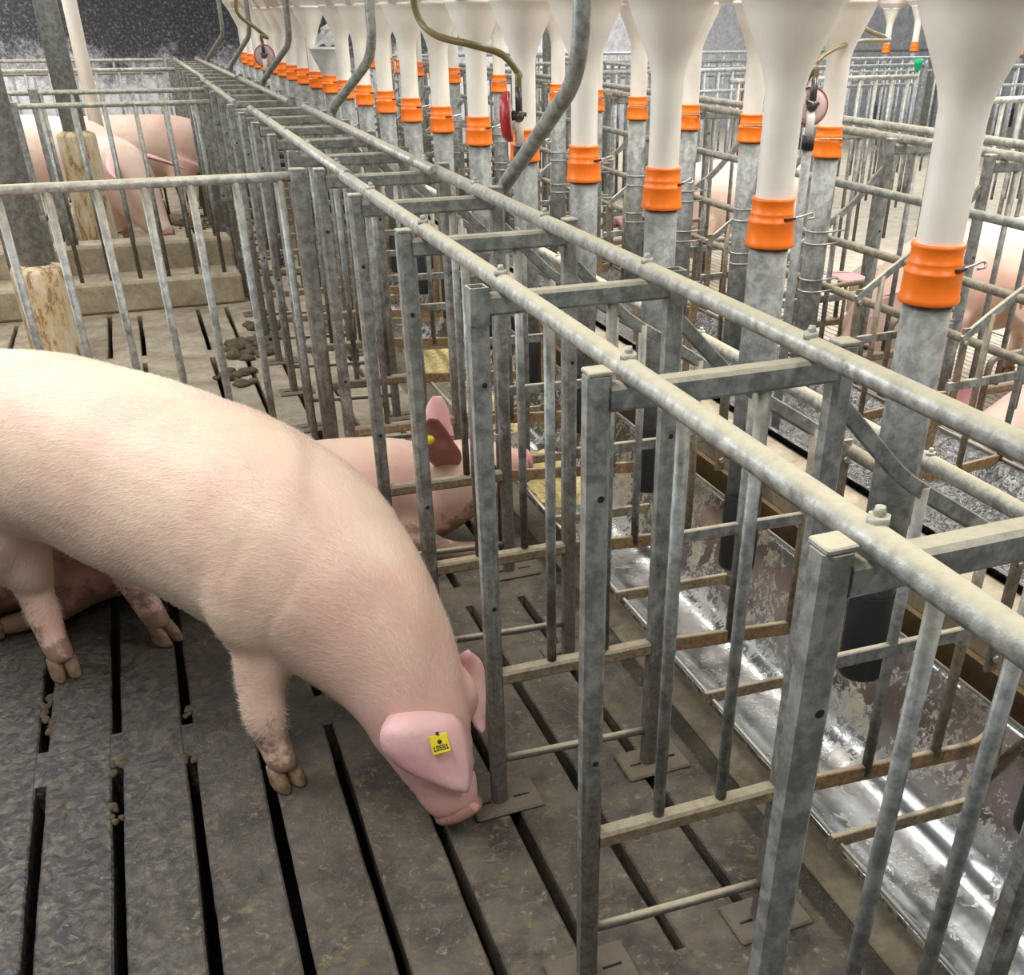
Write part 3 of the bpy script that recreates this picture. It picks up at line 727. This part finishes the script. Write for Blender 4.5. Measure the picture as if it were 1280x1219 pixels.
mb = MB(); mb.lathe([(.0001, -.045), (.026, -.045), (.028, 0), (.034, .002), (.034, .035), (.0001, .04)], seg=12); gp = bp(1148, 80, y=7.1); o = mb.build('green_cap', M['green'], loc=gp); tag(o, 'small bright green cap on top of the right railing', 'cap')
mb = MB(); mb.tube([(gp.x, gp.y, .03), (gp.x, gp.y, gp.z-.04)], .012, 8); tag(mb.build('cap_rod', M['bright']), 'thin upright rod below the green cap', 'rod')
# low bent guard loops and brackets beside the far trough
random.seed(11)
for i, k in enumerate(range(2, 9)):
    y = k*S+.32; e = MB(); e.tube(arc_pts([(1.93, y, .03), (1.93, y, .55), (2.25, y+.02, .56), (2.25, y+.02, .03)], .04, 4), .011, 8); e.tube([(1.93, y, .30), (2.25, y+.02, .30)], .008, 8); e.tube([(2.09, y+.01, .30), (2.09, y+.01, .555)], .008, 8)
    tag(e.build('guard_loop', M['mud']), 'low bent guard loop at the far trough, %s from the right' % (ORD[i] if i else 'first'), 'guard', 'guard loops at the far trough')

# ------------------------------------------------------------------ poles
def pole(x, y, r, rs, zs, label, mm='clean', sl=True, slm='sleeve'):
    e = empty('roof_pole', (x, y, 0)); tag(e, label, 'pole', 'roof poles')
    mb = MB(); mb.tube([(0, 0, .02), (0, 0, 3.2)], r, 24); mb.build('tube', M[mm], e)
    if sl:
        mb = MB(); pr = [(rs*1.04, 0), (rs, .05)]+[(rs*(1+.012*math.sin(i*2.3)), .05+(zs-.07)*i/8) for i in range(1, 9)]+[(rs*.93, zs), (r*.9, zs+.015)]
        mb.lathe(pr, seg=28); mb.build('sleeve', M[slm], e)
    return e
pole(-1.01, 4.95, .068, .122, .44, 'thick grey roof pole with rust-streaked sleeve at the left edge')
q_ = bp(95, 165, y=6.9); pole(q_.x-.005, 6.9, .068, .115, q_.z-.005, 'grey roof pole with yellowed sleeve standing behind the left pen pig')
p = bp(106, 90, y=8.45); pole(p.x, 8.45, .050, 0, 0, 'white pipe rising behind the second roof pole', mm='white', sl=False)
for i, (x, y) in enumerate([(4.9, 10.2), (8.6, 10.4)]): pole(x, y, .07, 0, 0, 'grey roof pole in the right distance, %s one' % ['left hand', 'right hand'][i], sl=False)
p = bp(686, 60, y=9.5); pole(p.x, 9.5, .06, 0, 0, 'grey upright post behind the back feed tubes', sl=False)

# ------------------------------------------------------------------ manure
mb = MB(); random.seed(5)
def clump(c, r, n):
    for i in range(n):
        a = random.uniform(0, 6.28); d = r*math.sqrt(random.random()); s = random.uniform(.012, .034)
        p = Vector(c)+Vector((d*math.cos(a), d*math.sin(a)*1.4, s*.3)); seg = 9
        mb.ball(p, s, seg, (random.uniform(.9, 1.5), random.uniform(.9, 1.6), random.uniform(.45, .8)))
clump((-.12, 4.75, 0), .13, 60); clump((.02, 5.2, 0), .10, 30); clump((-.22, 4.3, 0), .10, 16); clump((-.25, 7.6, 0), .25, 50); clump((-.1, 8.6, 0), .2, 30); clump((-.55, 3.6, 0), .2, 8)
for q in ((60, 955, .02), (150, 1060, .012), (235, 890, .012), (285, 800, .01)):
    c = bp(q[0], q[1], z=0)
for px, py in ((70, 1015), (62, 905), (58, 885), (148, 955), (148, 1015), (236, 890), (238, 945), (70, 870)):
    c = bp(px, py, z=0)
    for i in range(7): mb.ball(c+Vector((random.uniform(-.016, .016), random.uniform(-.03, .03), -.004)), random.uniform(.005, .011), 8, (1.2, 1.5, .6))
v2 = [];
for v in mb.v:
    n_ = mnoise.noise(Vector(v)*40)*.006; v2.append((v[0]+n_, v[1]+n_, v[2]+n_*.7))
mb.v = v2
tag(mb.build('manure', M['manure']), 'dry brown manure clumps scattered on the slatted floor', 'manure', kind='stuff')

# ------------------------------------------------------------------ pigs
def bake(mb, name, m_, parent, vox=.011, sm=6, extra=None):
    """fuse overlapping volumes into ONE continuous skin"""
    o = mb.build(name, m_)
    r = o.modifiers.new('r', 'REMESH'); r.mode = 'VOXEL'; r.voxel_size = vox; r.use_smooth_shade = True
    s = o.modifiers.new('s', 'SMOOTH'); s.factor = .6; s.iterations = sm
    dg = bpy.context.evaluated_depsgraph_get(); me = bpy.data.meshes.new_from_object(o.evaluated_get(dg)); me.name = name
    old = o.data; o.modifiers.clear(); o.data = me; bpy.data.meshes.remove(old)
    if not me.materials: me.materials.append(m_)
    me.polygons.foreach_set('use_smooth', [True]*len(me.polygons))
    if extra:
        for v in me.vertices: v.co = extra(v.co.copy())
    if parent: o.parent = parent
    return o
def spine_secs(P, up=Vector((0, 0, 1))):
    """P: (point, side radius, up radius) -> loft sections"""
    C_ = [Vector(p[0]) for p in P]; out = []
    for i, p in enumerate(P):
        a = C_[max(0, i-1)]; b = C_[min(len(C_)-1, i+1)]; t = (b-a).normalized()
        s = t.cross(up).normalized(); u = s.cross(t).normalized(); out.append((C_[i], p[1], p[2], s, u))
    return out
def resample(P, n):
    """smooth a list of (point, ra, rb) with catmull-rom"""
    Q = [P[0]]+list(P)+[P[-1]]; out = []
    for i in range(1, len(Q)-2):
        for k in range(n):
            t = k/n; vals = []
            for comp in range(3):
                a, b, c, d = [Vector(x[0]) if comp == 0 else x[comp] for x in Q[i-1:i+3]]
                vals.append(.5*((2*b)+(c-a)*t+(2*a-5*b+4*c-d)*t*t+(3*b-a-3*c+d)*t**3))
            out.append(tuple(vals))
    out.append(P[-1]); return out
def ear(rows, m_, parent, name='ear', thick=.004):
    """rows: (left point, right point, bulge vector); a thick leaf through them"""
    n = 9; mb = MB(); G = []
    L = smooth_pts([r[0] for r in rows], 4); Rr = smooth_pts([r[1] for r in rows], 4); Bv = smooth_pts([r[2] for r in rows], 4)
    for a, b, c in zip(L, Rr, Bv):
        G.append([a.lerp(b, j/(n-1))+c*(1-(2*j/(n-1)-1)**2) for j in range(n)])
    m1 = len(G); vs = []
    for sgn in (1, -1):
        for i in range(m1):
            for j in range(n):
                i0, i1, j0, j1 = max(0, i-1), min(m1-1, i+1), max(0, j-1), min(n-1, j+1)
                nn = (G[i1][j]-G[i0][j]).cross(G[i][j1]-G[i][j0])
                nn = nn.normalized() if nn.length > 1e-9 else Vector((0, 0, 1))
                e = min(1, min(j, n-1-j)*.6+.25, (m1-1-i)*.4+.25); vs.append(G[i][j]+nn*sgn*thick*e)
    fs = []; K = m1*n
    for i in range(m1-1):
        for j in range(n-1):
            a = i*n+j; fs.append((a, a+1, a+n+1, a+n)); fs.append((K+a, K+a+n, K+a+n+1, K+a+1))
    for i in range(m1-1):
        a = i*n; fs.append((a, a+n, K+a+n, K+a)); a = i*n+n-1; fs.append((a, K+a, K+a+n, a+n))
    for j in range(n-1):
        a = (m1-1)*n+j; fs.append((a, a+1, K+a+1, K+a)); fs.append((j, K+j, K+j+1, j+1))
    mb.add(vs, fs, True); return mb.build(name, m_, parent)
def hoof_pair(c, d, parent, s=1.0):
    """two toes pointing along d, standing at c; each one mesh"""
    c = Vector(c); d = Vector((d[0], d[1], 0)); d.normalize(); r = Vector((d.y, -d.x, 0))
    for sg in (-1, 1):
        mb = MB(); o = c+r*sg*.019*s
        secs = [(o+Vector((0, 0, .048*s))-d*.012*s, .016*s, .020*s, r, d), (o+Vector((0, 0, .028*s)), .0185*s, .028*s, r, d), (o+Vector((0, 0, .008*s))+d*.008*s, .0185*s, .036*s, r, d), (o+Vector((0, 0, .001))+d*.009*s, .0165*s, .034*s, r, d)]
        mb.loft(list(reversed(secs)), 12); mb.build('hoof', M['hoof'], parent)

def bristles(body, parent, n, flow, L=.02, w=.0006, m_='hair', seed=1, keep=None):
    me = body.data; me.calc_loop_triangles(); random.seed(seed)
    tris = [(t.vertices[:], t.area) for t in me.loop_triangles]; tot = sum(a for _, a in tris)
    vs = []; fs = []; V = me.vertices; acc = 0; per = n/tot
    for ids, a in tris:
        acc += a*per
        while acc > 1:
            acc -= 1; u, v = random.random(), random.random()
            if u+v > 1: u, v = 1-u, 1-v
            i, j, k = ids; p = V[i].co*(1-u-v)+V[j].co*u+V[k].co*v; nn = (V[i].normal+V[j].normal+V[k].normal).normalized()
            if keep and not keep(p, nn): continue
            f = flow(p); f = f-nn*f.dot(nn)
            if f.length < .05: continue
            f.normalize(); side = nn.cross(f); ff = (f+side*random.gauss(0, .22)+nn*random.uniform(.10, .32)).normalized(); l = L*random.uniform(.6, 1.3)
            sd = ff.cross(nn).normalized()*w*.5; b = len(vs); p0 = p-nn*.0005; mid = p0+ff*l*.55; tip = p0+ff*l*.98-nn*l*.10
            vs += [p0-sd, p0+sd, mid-sd*.7, mid+sd*.7, tip]; fs += [(b, b+1, b+3, b+2), (b+2, b+3, b+4)]
    me2 = bpy.data.meshes.new('bristles'); me2.from_pydata([tuple(x) for x in vs], [], fs); me2.materials.append(M[m_])
    o = bpy.data.objects.new('bristles', me2); COL.objects.link(o); o.parent = parent; o['kind'] = 'stuff'; return o

# ---- the big standing pig, posed in world space
hp = empty('pig', (0, 0, 0)); tag(hp, 'big pink pig standing with lowered head and yellow ear tag, snout at the post foot', 'pig', 'pigs')
P = [((-1.18, 2.29, .50), .06, .08), ((-1.13, 2.25, .52), .14, .17), ((-1.03, 2.17, .545), .195, .215), ((-.90, 2.06, .575), .225, .225), ((-.74, 1.92, .580), .235, .222),
     ((-.56, 1.75, .535), .240, .240), ((-.42, 1.58, .505), .238, .240), ((-.315, 1.43, .465), .225, .235), ((-.245, 1.31, .41), .195, .210),
     ((-.195, 1.22, .345), .160, .180), ((-.160, 1.14, .275), .130, .145), ((-.142, 1.07, .205), .105, .115), ((-.128, 1.015, .135), .080, .090), ((-.116, .980, .085), .064, .066), ((-.106, .963, .050), .054, .054)]
mb = MB(); Q = resample(P, 4); mb.loft(spine_secs(Q), 28)
# shoulder and ham masses
mb.ball((-.385, 1.36, .43), .150, 20, (.95, .95, 1.25)); mb.ball((-.215, 1.47, .42), .15, 20, (.9, .9, 1.2))
mb.ball((-1.00, 2.02, .46), .175, 20, (1.0, 1.0, 1.3)); mb.ball((-.82, 2.18, .46), .17, 20, (1, 1, 1.3))
mb.ball((-.175, 1.085, .20), .080, 14); mb.ball((-.085, 1.12, .22), .085, 14)
def leg(pts, rr): mb.loft(spine_secs(resample([(p, r_[0], r_[1]) for p, r_ in zip(pts, rr)], 3), up=Vector((-.6, .8, .01))), 16)
RR_F = [(.105, .12), (.072, .082), (.052, .056), (.048, .050), (.037, .040), (.036, .039), (.030, .034)]
leg([(-.390, 1.35, .41), (-.415, 1.32, .31), (-.438, 1.295, .23), (-.442, 1.27, .165), (-.437, 1.262, .105), (-.428, 1.245, .065), (-.425, 1.235, .035)], RR_F)
leg([(-.21, 1.47, .40), (-.20, 1.47, .31), (-.19, 1.47, .23), (-.18, 1.46, .165), (-.175, 1.46, .105), (-.17, 1.455, .065), (-.165, 1.45, .035)], RR_F)
RR_H = [(.14, .16), (.105, .125), (.066, .078), (.046, .052), (.040, .046), (.036, .040), (.034, .037), (.029, .032)]
leg([(-.99, 2.03, .43), (-.955, 2.00, .35), (-.935, 1.985, .27), (-.930, 1.995, .205), (-.920, 1.96, .14), (-.912, 1.925, .08), (-.904, 1.90, .055), (-.90, 1.885, .032)], RR_H)
leg([(-.82, 2.19, .43), (-.775, 2.16, .35), (-.745, 2.14, .27), (-.735, 2.13, .205), (-.700, 2.06, .14), (-.672, 2.01, .08), (-.66, 1.99, .055), (-.65, 1.97, .032)], RR_H)
CREASE = [((-.225, 1.28, .50), (.5, -.70, -.45), .0028, .012), ((-.30, 1.38, .5), (.5, -.75, -.25), .0022, .016), ((-.113, .985, .10), (.25, -.45, -.85), .009, .007), ((-.119, 1.0, .122), (.30, -.45, -.80), .007, .007), ((-.126, 1.018, .148), (.35, -.40, -.80), .0025, .006)]
def folds(v):
    o_ = v.copy()
    for (c, n_, dep, wd_) in CREASE:
        n_ = Vector(n_).normalized(); d_ = (v-Vector(c)).dot(n_)+.02*mnoise.noise(v*6)
        if abs(d_) < wd_*3 and v.y < 1.6 and (wd_ > .008 or v.y < 1.08) and (v.z > .2 or v.y < 1.08):
            ax = min(spine_c, key=lambda q: (q-v).length_squared); o_ += (ax-v).normalized()*dep*math.exp(-(d_/wd_)**2)*max(0, min(1, .6+mnoise.noise(v*4+Vector((3, 1, 2)))*1.6))
    return o_+Vector((1, 1, 1))*mnoise.noise(v*9)*.0025
spine_c = [Vector(q[0]) for q in Q]
body = bake(mb, 'body', M['skin'], hp, .0105, 8, extra=folds)
hoof_pair((-.425, 1.235, 0), (.35, -.9), hp); hoof_pair((-.165, 1.45, 0), (.6, -.75), hp); hoof_pair((-.90, 1.885, 0), (.25, -.95), hp); hoof_pair((-.648, 1.965, 0), (.6, -.8), hp)
# snout disc with nostrils
fd = Vector((.22, -.42, -.88)).normalized(); sc_ = Vector((-.102, .957, .042))
mb = MB(); mb.lathe([(.046, -.020), (.053, -.008), (.054, .002), (.050, .009), (.041, .010), (.0001, .005)], sc_, 24, ax=fd); sn = mb.build('snout_disc', M['snout'], hp)
mb = MB(); sd = fd.cross(Vector((0, 1, .3))).normalized()
for s_ in (-1, 1): mb.ball(sc_+fd*.006+sd*.017*s_, .0085, 10)
mb.build('nostril', M['eye'], sn)
mb = MB(); mb.tube(smooth_pts([sc_+Vector((-.050, -.010, .012)), sc_+Vector((-.056, .012, .040)), sc_+Vector((-.058, .036, .062))], 5), [.0015, .0022, .0026, .0028, .0028, .0028, .0028, .0026, .0022, .0018, .0012], 6); mb.build('mouth', M['eardark'], hp)
# ears
er = ear([(bp(514, 868, y=1.10), bp(540, 862, y=1.11), Vector((0, -.010, .01))), (bp(494, 884, y=1.045), bp(558, 876, y=1.05), Vector((0, -.022, .018))),
          (bp(478, 908, y=.985), bp(578, 900, y=.995), Vector((0, -.036, .018))), (bp(476, 930, y=.965), bp(588, 925, y=.965), Vector((0, -.036, .014))),
          (bp(488, 950, y=.950), bp(591, 950, y=.942), Vector((0, -.030, .01))), (bp(510, 966, y=.932), bp(590, 968, y=.925), Vector((0, -.020, .006))),
          (bp(538, 977, y=.918), bp(588, 982, y=.913), Vector((0, -.012, .003))), (bp(562, 985, y=.910), bp(584, 991, y=.908), Vector((0, -.005, 0)))], M['ear'], hp)
tl = bp(550, 930, y=.918)
def frame_at(c, nrm, upv):
    nrm = Vector(nrm).normalized(); r_ = Vector(upv).cross(nrm).normalized(); u_ = nrm.cross(r_).normalized()
    mm = Matrix((r_, u_, nrm)).transposed().to_4x4(); mm.translation = c; return mm
FONT = {'0': '111101101101111', '1': '010110010010111', '5': '111100111001111', '9': '111101111001111', '7': '111001010010010', 's': '011100010001110'}
def ear_tag(c, nrm, upv, parent, size=.036, text='10551'):
    mm = frame_at(c, nrm, upv); mb = MB(); h = size/2
    b2 = MB(); b2.box((0, 0, 0), (size, size*1.06, .003), bev=.0014)
    b2.v = [tuple(mm@Vector(v)) for v in b2.v]; o = b2.build('ear_tag', M['yellow'], parent)
    b3 = MB(); px = size*.052; x0 = -size*.40
    for k_, ch in enumerate(text):
        for q in range(15):
            if FONT[ch][q] == '1': b3.box((x0+(k_*3.6+q % 3)*px*.92, -size*.10-(q//3)*px*1.1, .0018), (px*.95, px*1.15, .0008))
    b3.v = [tuple(mm@Vector(v)) for v in b3.v]; b3.build('tag_number', M['ink'], o)
    b4 = MB(); b4.lathe([(.0001, .0045), (.0035, .004), (.0045, .0015)], (0, size*.12, 0), 12); b4.box((0, size*.56, -.001), (.006, .008, .005))
    b4.v = [tuple(mm@Vector(v)) for v in b4.v]; b4.build('tag_pin', M['ink'], o)
    return o
ear_tag(tl, (CAMP-tl).normalized()+Vector((.1, 0, .05)), (-.06, .1, 1), er)
ear([(bp(560, 828, y=1.20), bp(584, 812, y=1.20), Vector((.01, -.01, .01))), (bp(570, 848, y=1.19), bp(602, 828, y=1.22), Vector((.012, -.012, 0))), (bp(578, 866, y=1.17), bp(606, 858, y=1.22), Vector((.012, -.014, 0))),
     (bp(586, 888, y=1.15), bp(605, 882, y=1.19), Vector((.008, -.012, 0))), (bp(592, 906, y=1.13), bp(605, 904, y=1.16), Vector((.004, -.006, 0))), (bp(601, 917, y=1.12), bp(605, 915, y=1.13), Vector((0, 0, 0)))], M['ear'], hp)
mb = MB(); mb.tube(smooth_pts([(-1.18, 2.29, .55), (-1.23, 2.33, .52), (-1.24, 2.36, .44), (-1.22, 2.37, .36)]), [.013-.0003*i for i in range(25)], 10); mb.build('tail', M['skin'], hp)
spine_pts = [Vector(p[0]) for p in P]
def flow_world(p):
    best = min(range(len(spine_pts)-1), key=lambda i: (spine_pts[i]-p).length_squared)
    t = (spine_pts[best]-spine_pts[min(best+1, len(spine_pts)-1)]).normalized()
    return t*.9+Vector((0, 0, -.55 if p.z > .2 else -.9))
bristles(body, hp, 60000, flow_world, .026, .0008, keep=lambda p, n: n.dot(CAMP-p) > -.3 and not (p.y < 1.13 and p.z < .30) and p.z > .14)

# ---- generic pig in local space, +x forward, then placed
def make_pig(label, loc, rz, pose='stand', skin_='skin3', sc=1.0, head=0.0, headz=0.0, tagged=False, earc='ear', vox=.014, hs=1.0, droop=False, hair=0, roll=0, ears=True):
    e = empty('pig', loc, rz); e.scale = (sc, sc, sc); tag(e, label, 'pig', 'pigs')
    if roll: e.rotation_euler = (roll, 0, rz)
    zz = .52 if pose == 'stand' else .20
    hd = headz
    P = [((-.62, 0, zz-.02), .06, .07), ((-.57, 0, zz), .15, .16), ((-.45, 0, zz+.01), .20, .205), ((-.25, 0, zz+.01), .215, .22), ((0, 0, zz), .22, .23), ((.22, 0, zz), .205, .225),
         ((.38, 0, zz-.01+hd*.12), .17, .20), ((.50, 0, zz-.02+hd*.3), .135, .165), ((.60, 0, zz-.04+hd*.6), .11, .135), ((.69, 0, zz-.075+hd*.9), .078, .095), ((.76, 0, zz-.11+hd*1.1), .054, .062), ((.81, 0, zz-.13+hd*1.25), .046, .048)]
    if head: P = [((p[0], p[1]+(max(0, p[0]-.35)*head), p[2]), a, b) if False else ((q[0], max(0, q[0]-.35)*head, q[2]), a, b) for (q, a, b) in [(p, a, b) for (p, a, b) in P] for p in [q]]
    P = [(q, a*(hs if i_ >= 7 else 1), b*(hs if i_ >= 7 else 1)) for i_, (q, a, b) in enumerate(P)]
    if pose == 'lie': P = [((q[0], q[1], max(q[2], b*.95)), a*1.04, b) for (q, a, b) in P]
    mb = MB(); mb.loft(spine_secs(resample(P, 3)), 22)
    def lg(pts, rr): mb.loft(spine_secs(resample([(p, a, b) for p, (a, b) in zip(pts, rr)], 2), up=Vector((1, 0, .02))), 12)
    hoofs = []
    if pose == 'stand':
        for s in (-1, 1):
            lg([(.27, s*.11, .42), (.27, s*.12, .30), (.28, s*.12, .18), (.27, s*.12, .10), (.28, s*.12, .035)], [(.10, .11), (.065, .07), (.045, .047), (.036, .037), (.031, .032)])
            lg([(-.44, s*.11, .44), (-.40, s*.13, .32), (-.46, s*.13, .21), (-.44, s*.13, .11), (-.42, s*.13, .035)], [(.13, .15), (.09, .10), (.045, .05), (.038, .039), (.031, .032)])
            hoofs += [(.28, s*.12, 0), (-.42, s*.13, 0)]
    else:
        for s in (-1, 1):
            lg([(.25, s*.15, .17), (.36, s*.20, .09), (.47, s*.21, .05), (.56, s*.19, .035)], [(.08, .09), (.055, .05), (.04, .037), (.032, .03)])
            lg([(-.36, s*.16, .17), (-.22, s*.23, .12), (-.16, s*.24, .06), (-.02, s*.23, .035)], [(.12, .13), (.08, .08), (.045, .045), (.032, .03)])
            hoofs += [(.58, s*.19, .005), (0, s*.23, .005)]
    b = bake(mb, 'body', M[skin_], e, vox, 6)
    for h in hoofs: hoof_pair(h, (1, 0), e)
    hx, hy, hz = P[8][0]; tipx, tipy, tipz = P[-1][0]; fdir = (Vector(P[-1][0])-Vector(P[-3][0])).normalized()
    mb = MB(); mb.lathe([(.038, -.02), (.046, -.006), (.047, .004), (.040, .010), (.0001, .008)], Vector(P[-1][0]), 20, ax=fdir); sn = mb.build('snout_disc', M['snout'], e)
    mb = MB()
    for s in (-1, 1): mb.ball(Vector(P[-1][0])+fdir*.008+Vector((0, s*.017, 0)), .009, 8)
    mb.build('nostril', M['eye'], sn)
    mb = MB()
    for s in (-1, 1): mb.ball((hx+.055, hy+s*.092, hz+.045), .011, 8)
    mb.build('eye', M['eye'], e)
    kx, ky, kz = P[7][0]
    for s in (-1, 1) if ears else ():
        up_ = Vector((.02, s*.03, .105)) if pose == 'lie' and s == -1 or tagged else Vector((.07, s*.10, .03))
        if droop: up_ = Vector((.13, s*.13, -.06))
        r0 = Vector((kx+.06, ky+s*.075, kz+.13)); t_ = r0+up_*1.35; sdv = Vector((.9, s*.25, -.1)).normalized()
        rows = [(r0-sdv*.03, r0+sdv*.035, Vector((0, s*.02, .01))), (r0+up_*.5-sdv*.06, r0+up_*.5+sdv*.055, Vector((0, s*.03, .01))), (r0+up_*1.0-sdv*.045, r0+up_*1.0+sdv*.045, Vector((0, s*.02, 0))), (t_+Vector((.04, 0, -.01)), t_+Vector((.055, 0, -.01)), Vector((0, 0, 0)))]
        er_ = ear(rows, M[earc if s == -1 else 'ear'], e)
        if tagged and s == -1:
            mb = MB(); c = r0+up_*.55+Vector((-.01, -.03, 0)); mb.lathe([(.0001, .006), (.006, .005), (.013, .003), (.014, 0), (.012, -.002)], c, 14, ax=(-.5, -1, .4)); mb.build('ear_tag', M['yellow'], er_)
    mb = MB(); mb.tube(smooth_pts([(-.61, 0, zz+.04), (-.66, .02, zz+.03), (-.68, .03, zz-.03), (-.66, .05, zz-.07)]), [.012-.0003*i for i in range(25)], 8); mb.build('tail', M[skin_], e)
    return e, b
p1, b1 = make_pig('pink pig lying in a stall with upright ears, snout in the trough', (-.17, 2.28, 0), .0, 'lie', 'skin', .86, headz=.16, tagged=True, earc='eardark', vox=.012, ears=False)
p1.rotation_euler = (0, 0, 0)
def loc_ear(rows, mm):
    inv = Matrix.Translation((-.17, 2.28, 0)) @ Matrix.Scale(.86, 4); inv.invert()
    return ear([(inv@a, inv@b, c) for a, b, c in rows], mm, p1)
loc_ear([(bp(550, 588, y=2.24), bp(572, 585, y=2.24), Vector((0, 0, 0))), (bp(538, 578, y=2.16), bp(577, 574, y=2.17), Vector((0, .01, 0))), (bp(531, 566, y=2.11), bp(575, 564, y=2.13), Vector((0, .02, .0))), (bp(529, 550, y=2.09), bp(567, 552, y=2.12), Vector((0, .03, 0))),
         (bp(529, 533, y=2.09), bp(558, 537, y=2.11), Vector((0, .02, 0))), (bp(536, 523, y=2.09), bp(548, 524, y=2.10), Vector((0, 0, 0)))], M['eardark'])
er1 = loc_ear([(bp(530, 540, y=2.30), bp(568, 545, y=2.30), Vector((0, -.01, 0))), (bp(530, 522, y=2.31), bp(564, 530, y=2.31), Vector((0, -.02, 0))), (bp(534, 506, y=2.32), bp(560, 510, y=2.32), Vector((0, -.015, 0))), (bp(541, 495, y=2.32), bp(552, 495, y=2.32), Vector((0, 0, 0)))], M['ear'])
inv = (Matrix.Translation((-.17, 2.28, 0)) @ Matrix.Scale(.86, 4)).inverted()
mb = MB(); mb.lathe([(.0001, .008), (.007, .007), (.015, .004), (.017, 0), (.012, -.003)], inv@bp(537, 550, y=2.085), 14, ax=(-.3, -1, .5)); mb.build('ear_tag', M['yellow'], er1)
rp, _ = make_pig('reddish pig lying on the slats behind the big pig\'s legs', (-1.10, 2.33, 0), R2(184), 'lie', 'skin2', 1.0, vox=.013)
rp.scale = (1.05, .80, .90)
make_pig('pale pig lying half hidden behind the big pig and the left pole', (-1.36, 4.2, 0), R2(100), 'lie', 'skin3', .9)
make_pig('large pink pig in the left pen facing the camera over the kerb', (-.93, 7.95, 0), R2(-52), 'stand', 'skin3', 1.15, head=-.05, headz=-.20, hs=1.3, droop=True)
make_pig('pink pig turned away with dirty face, farthest in the left pen', (-.55, 9.0, 0), R2(175), 'stand', 'skin3', 1.05, headz=-.1)
make_pig('pale pig with lowered head in the far stall beside the wire-tied tube', (2.80, 2.84, 0), R2(183), 'stand', 'skin3', 1.0, headz=-.34)
make_pig('tall pale pig standing at the right edge beyond the far stalls', (3.35, 2.36, 0), R2(2), 'stand', 'skin3', 1.14)
make_pig('pale pig lying in the far stall at the right edge', (2.55, 1.85, 0), R2(181), 'lie', 'skin3', 1.0)
make_pig('small distant pink pig standing behind the far stall posts', (3.0, 5.33, 0), R2(178), 'stand', 'skin3', .95)
# concrete block lying in the right pen
mb = MB(); mb.box((0, 0, .16), (.42, .26, .30), bev=.05); o = mb.build('stone_block', M['curb'], loc=(3.3, 4.05, 0)); tag(o, 'rough dark stone block on the pale floor behind the far stalls', 'block')
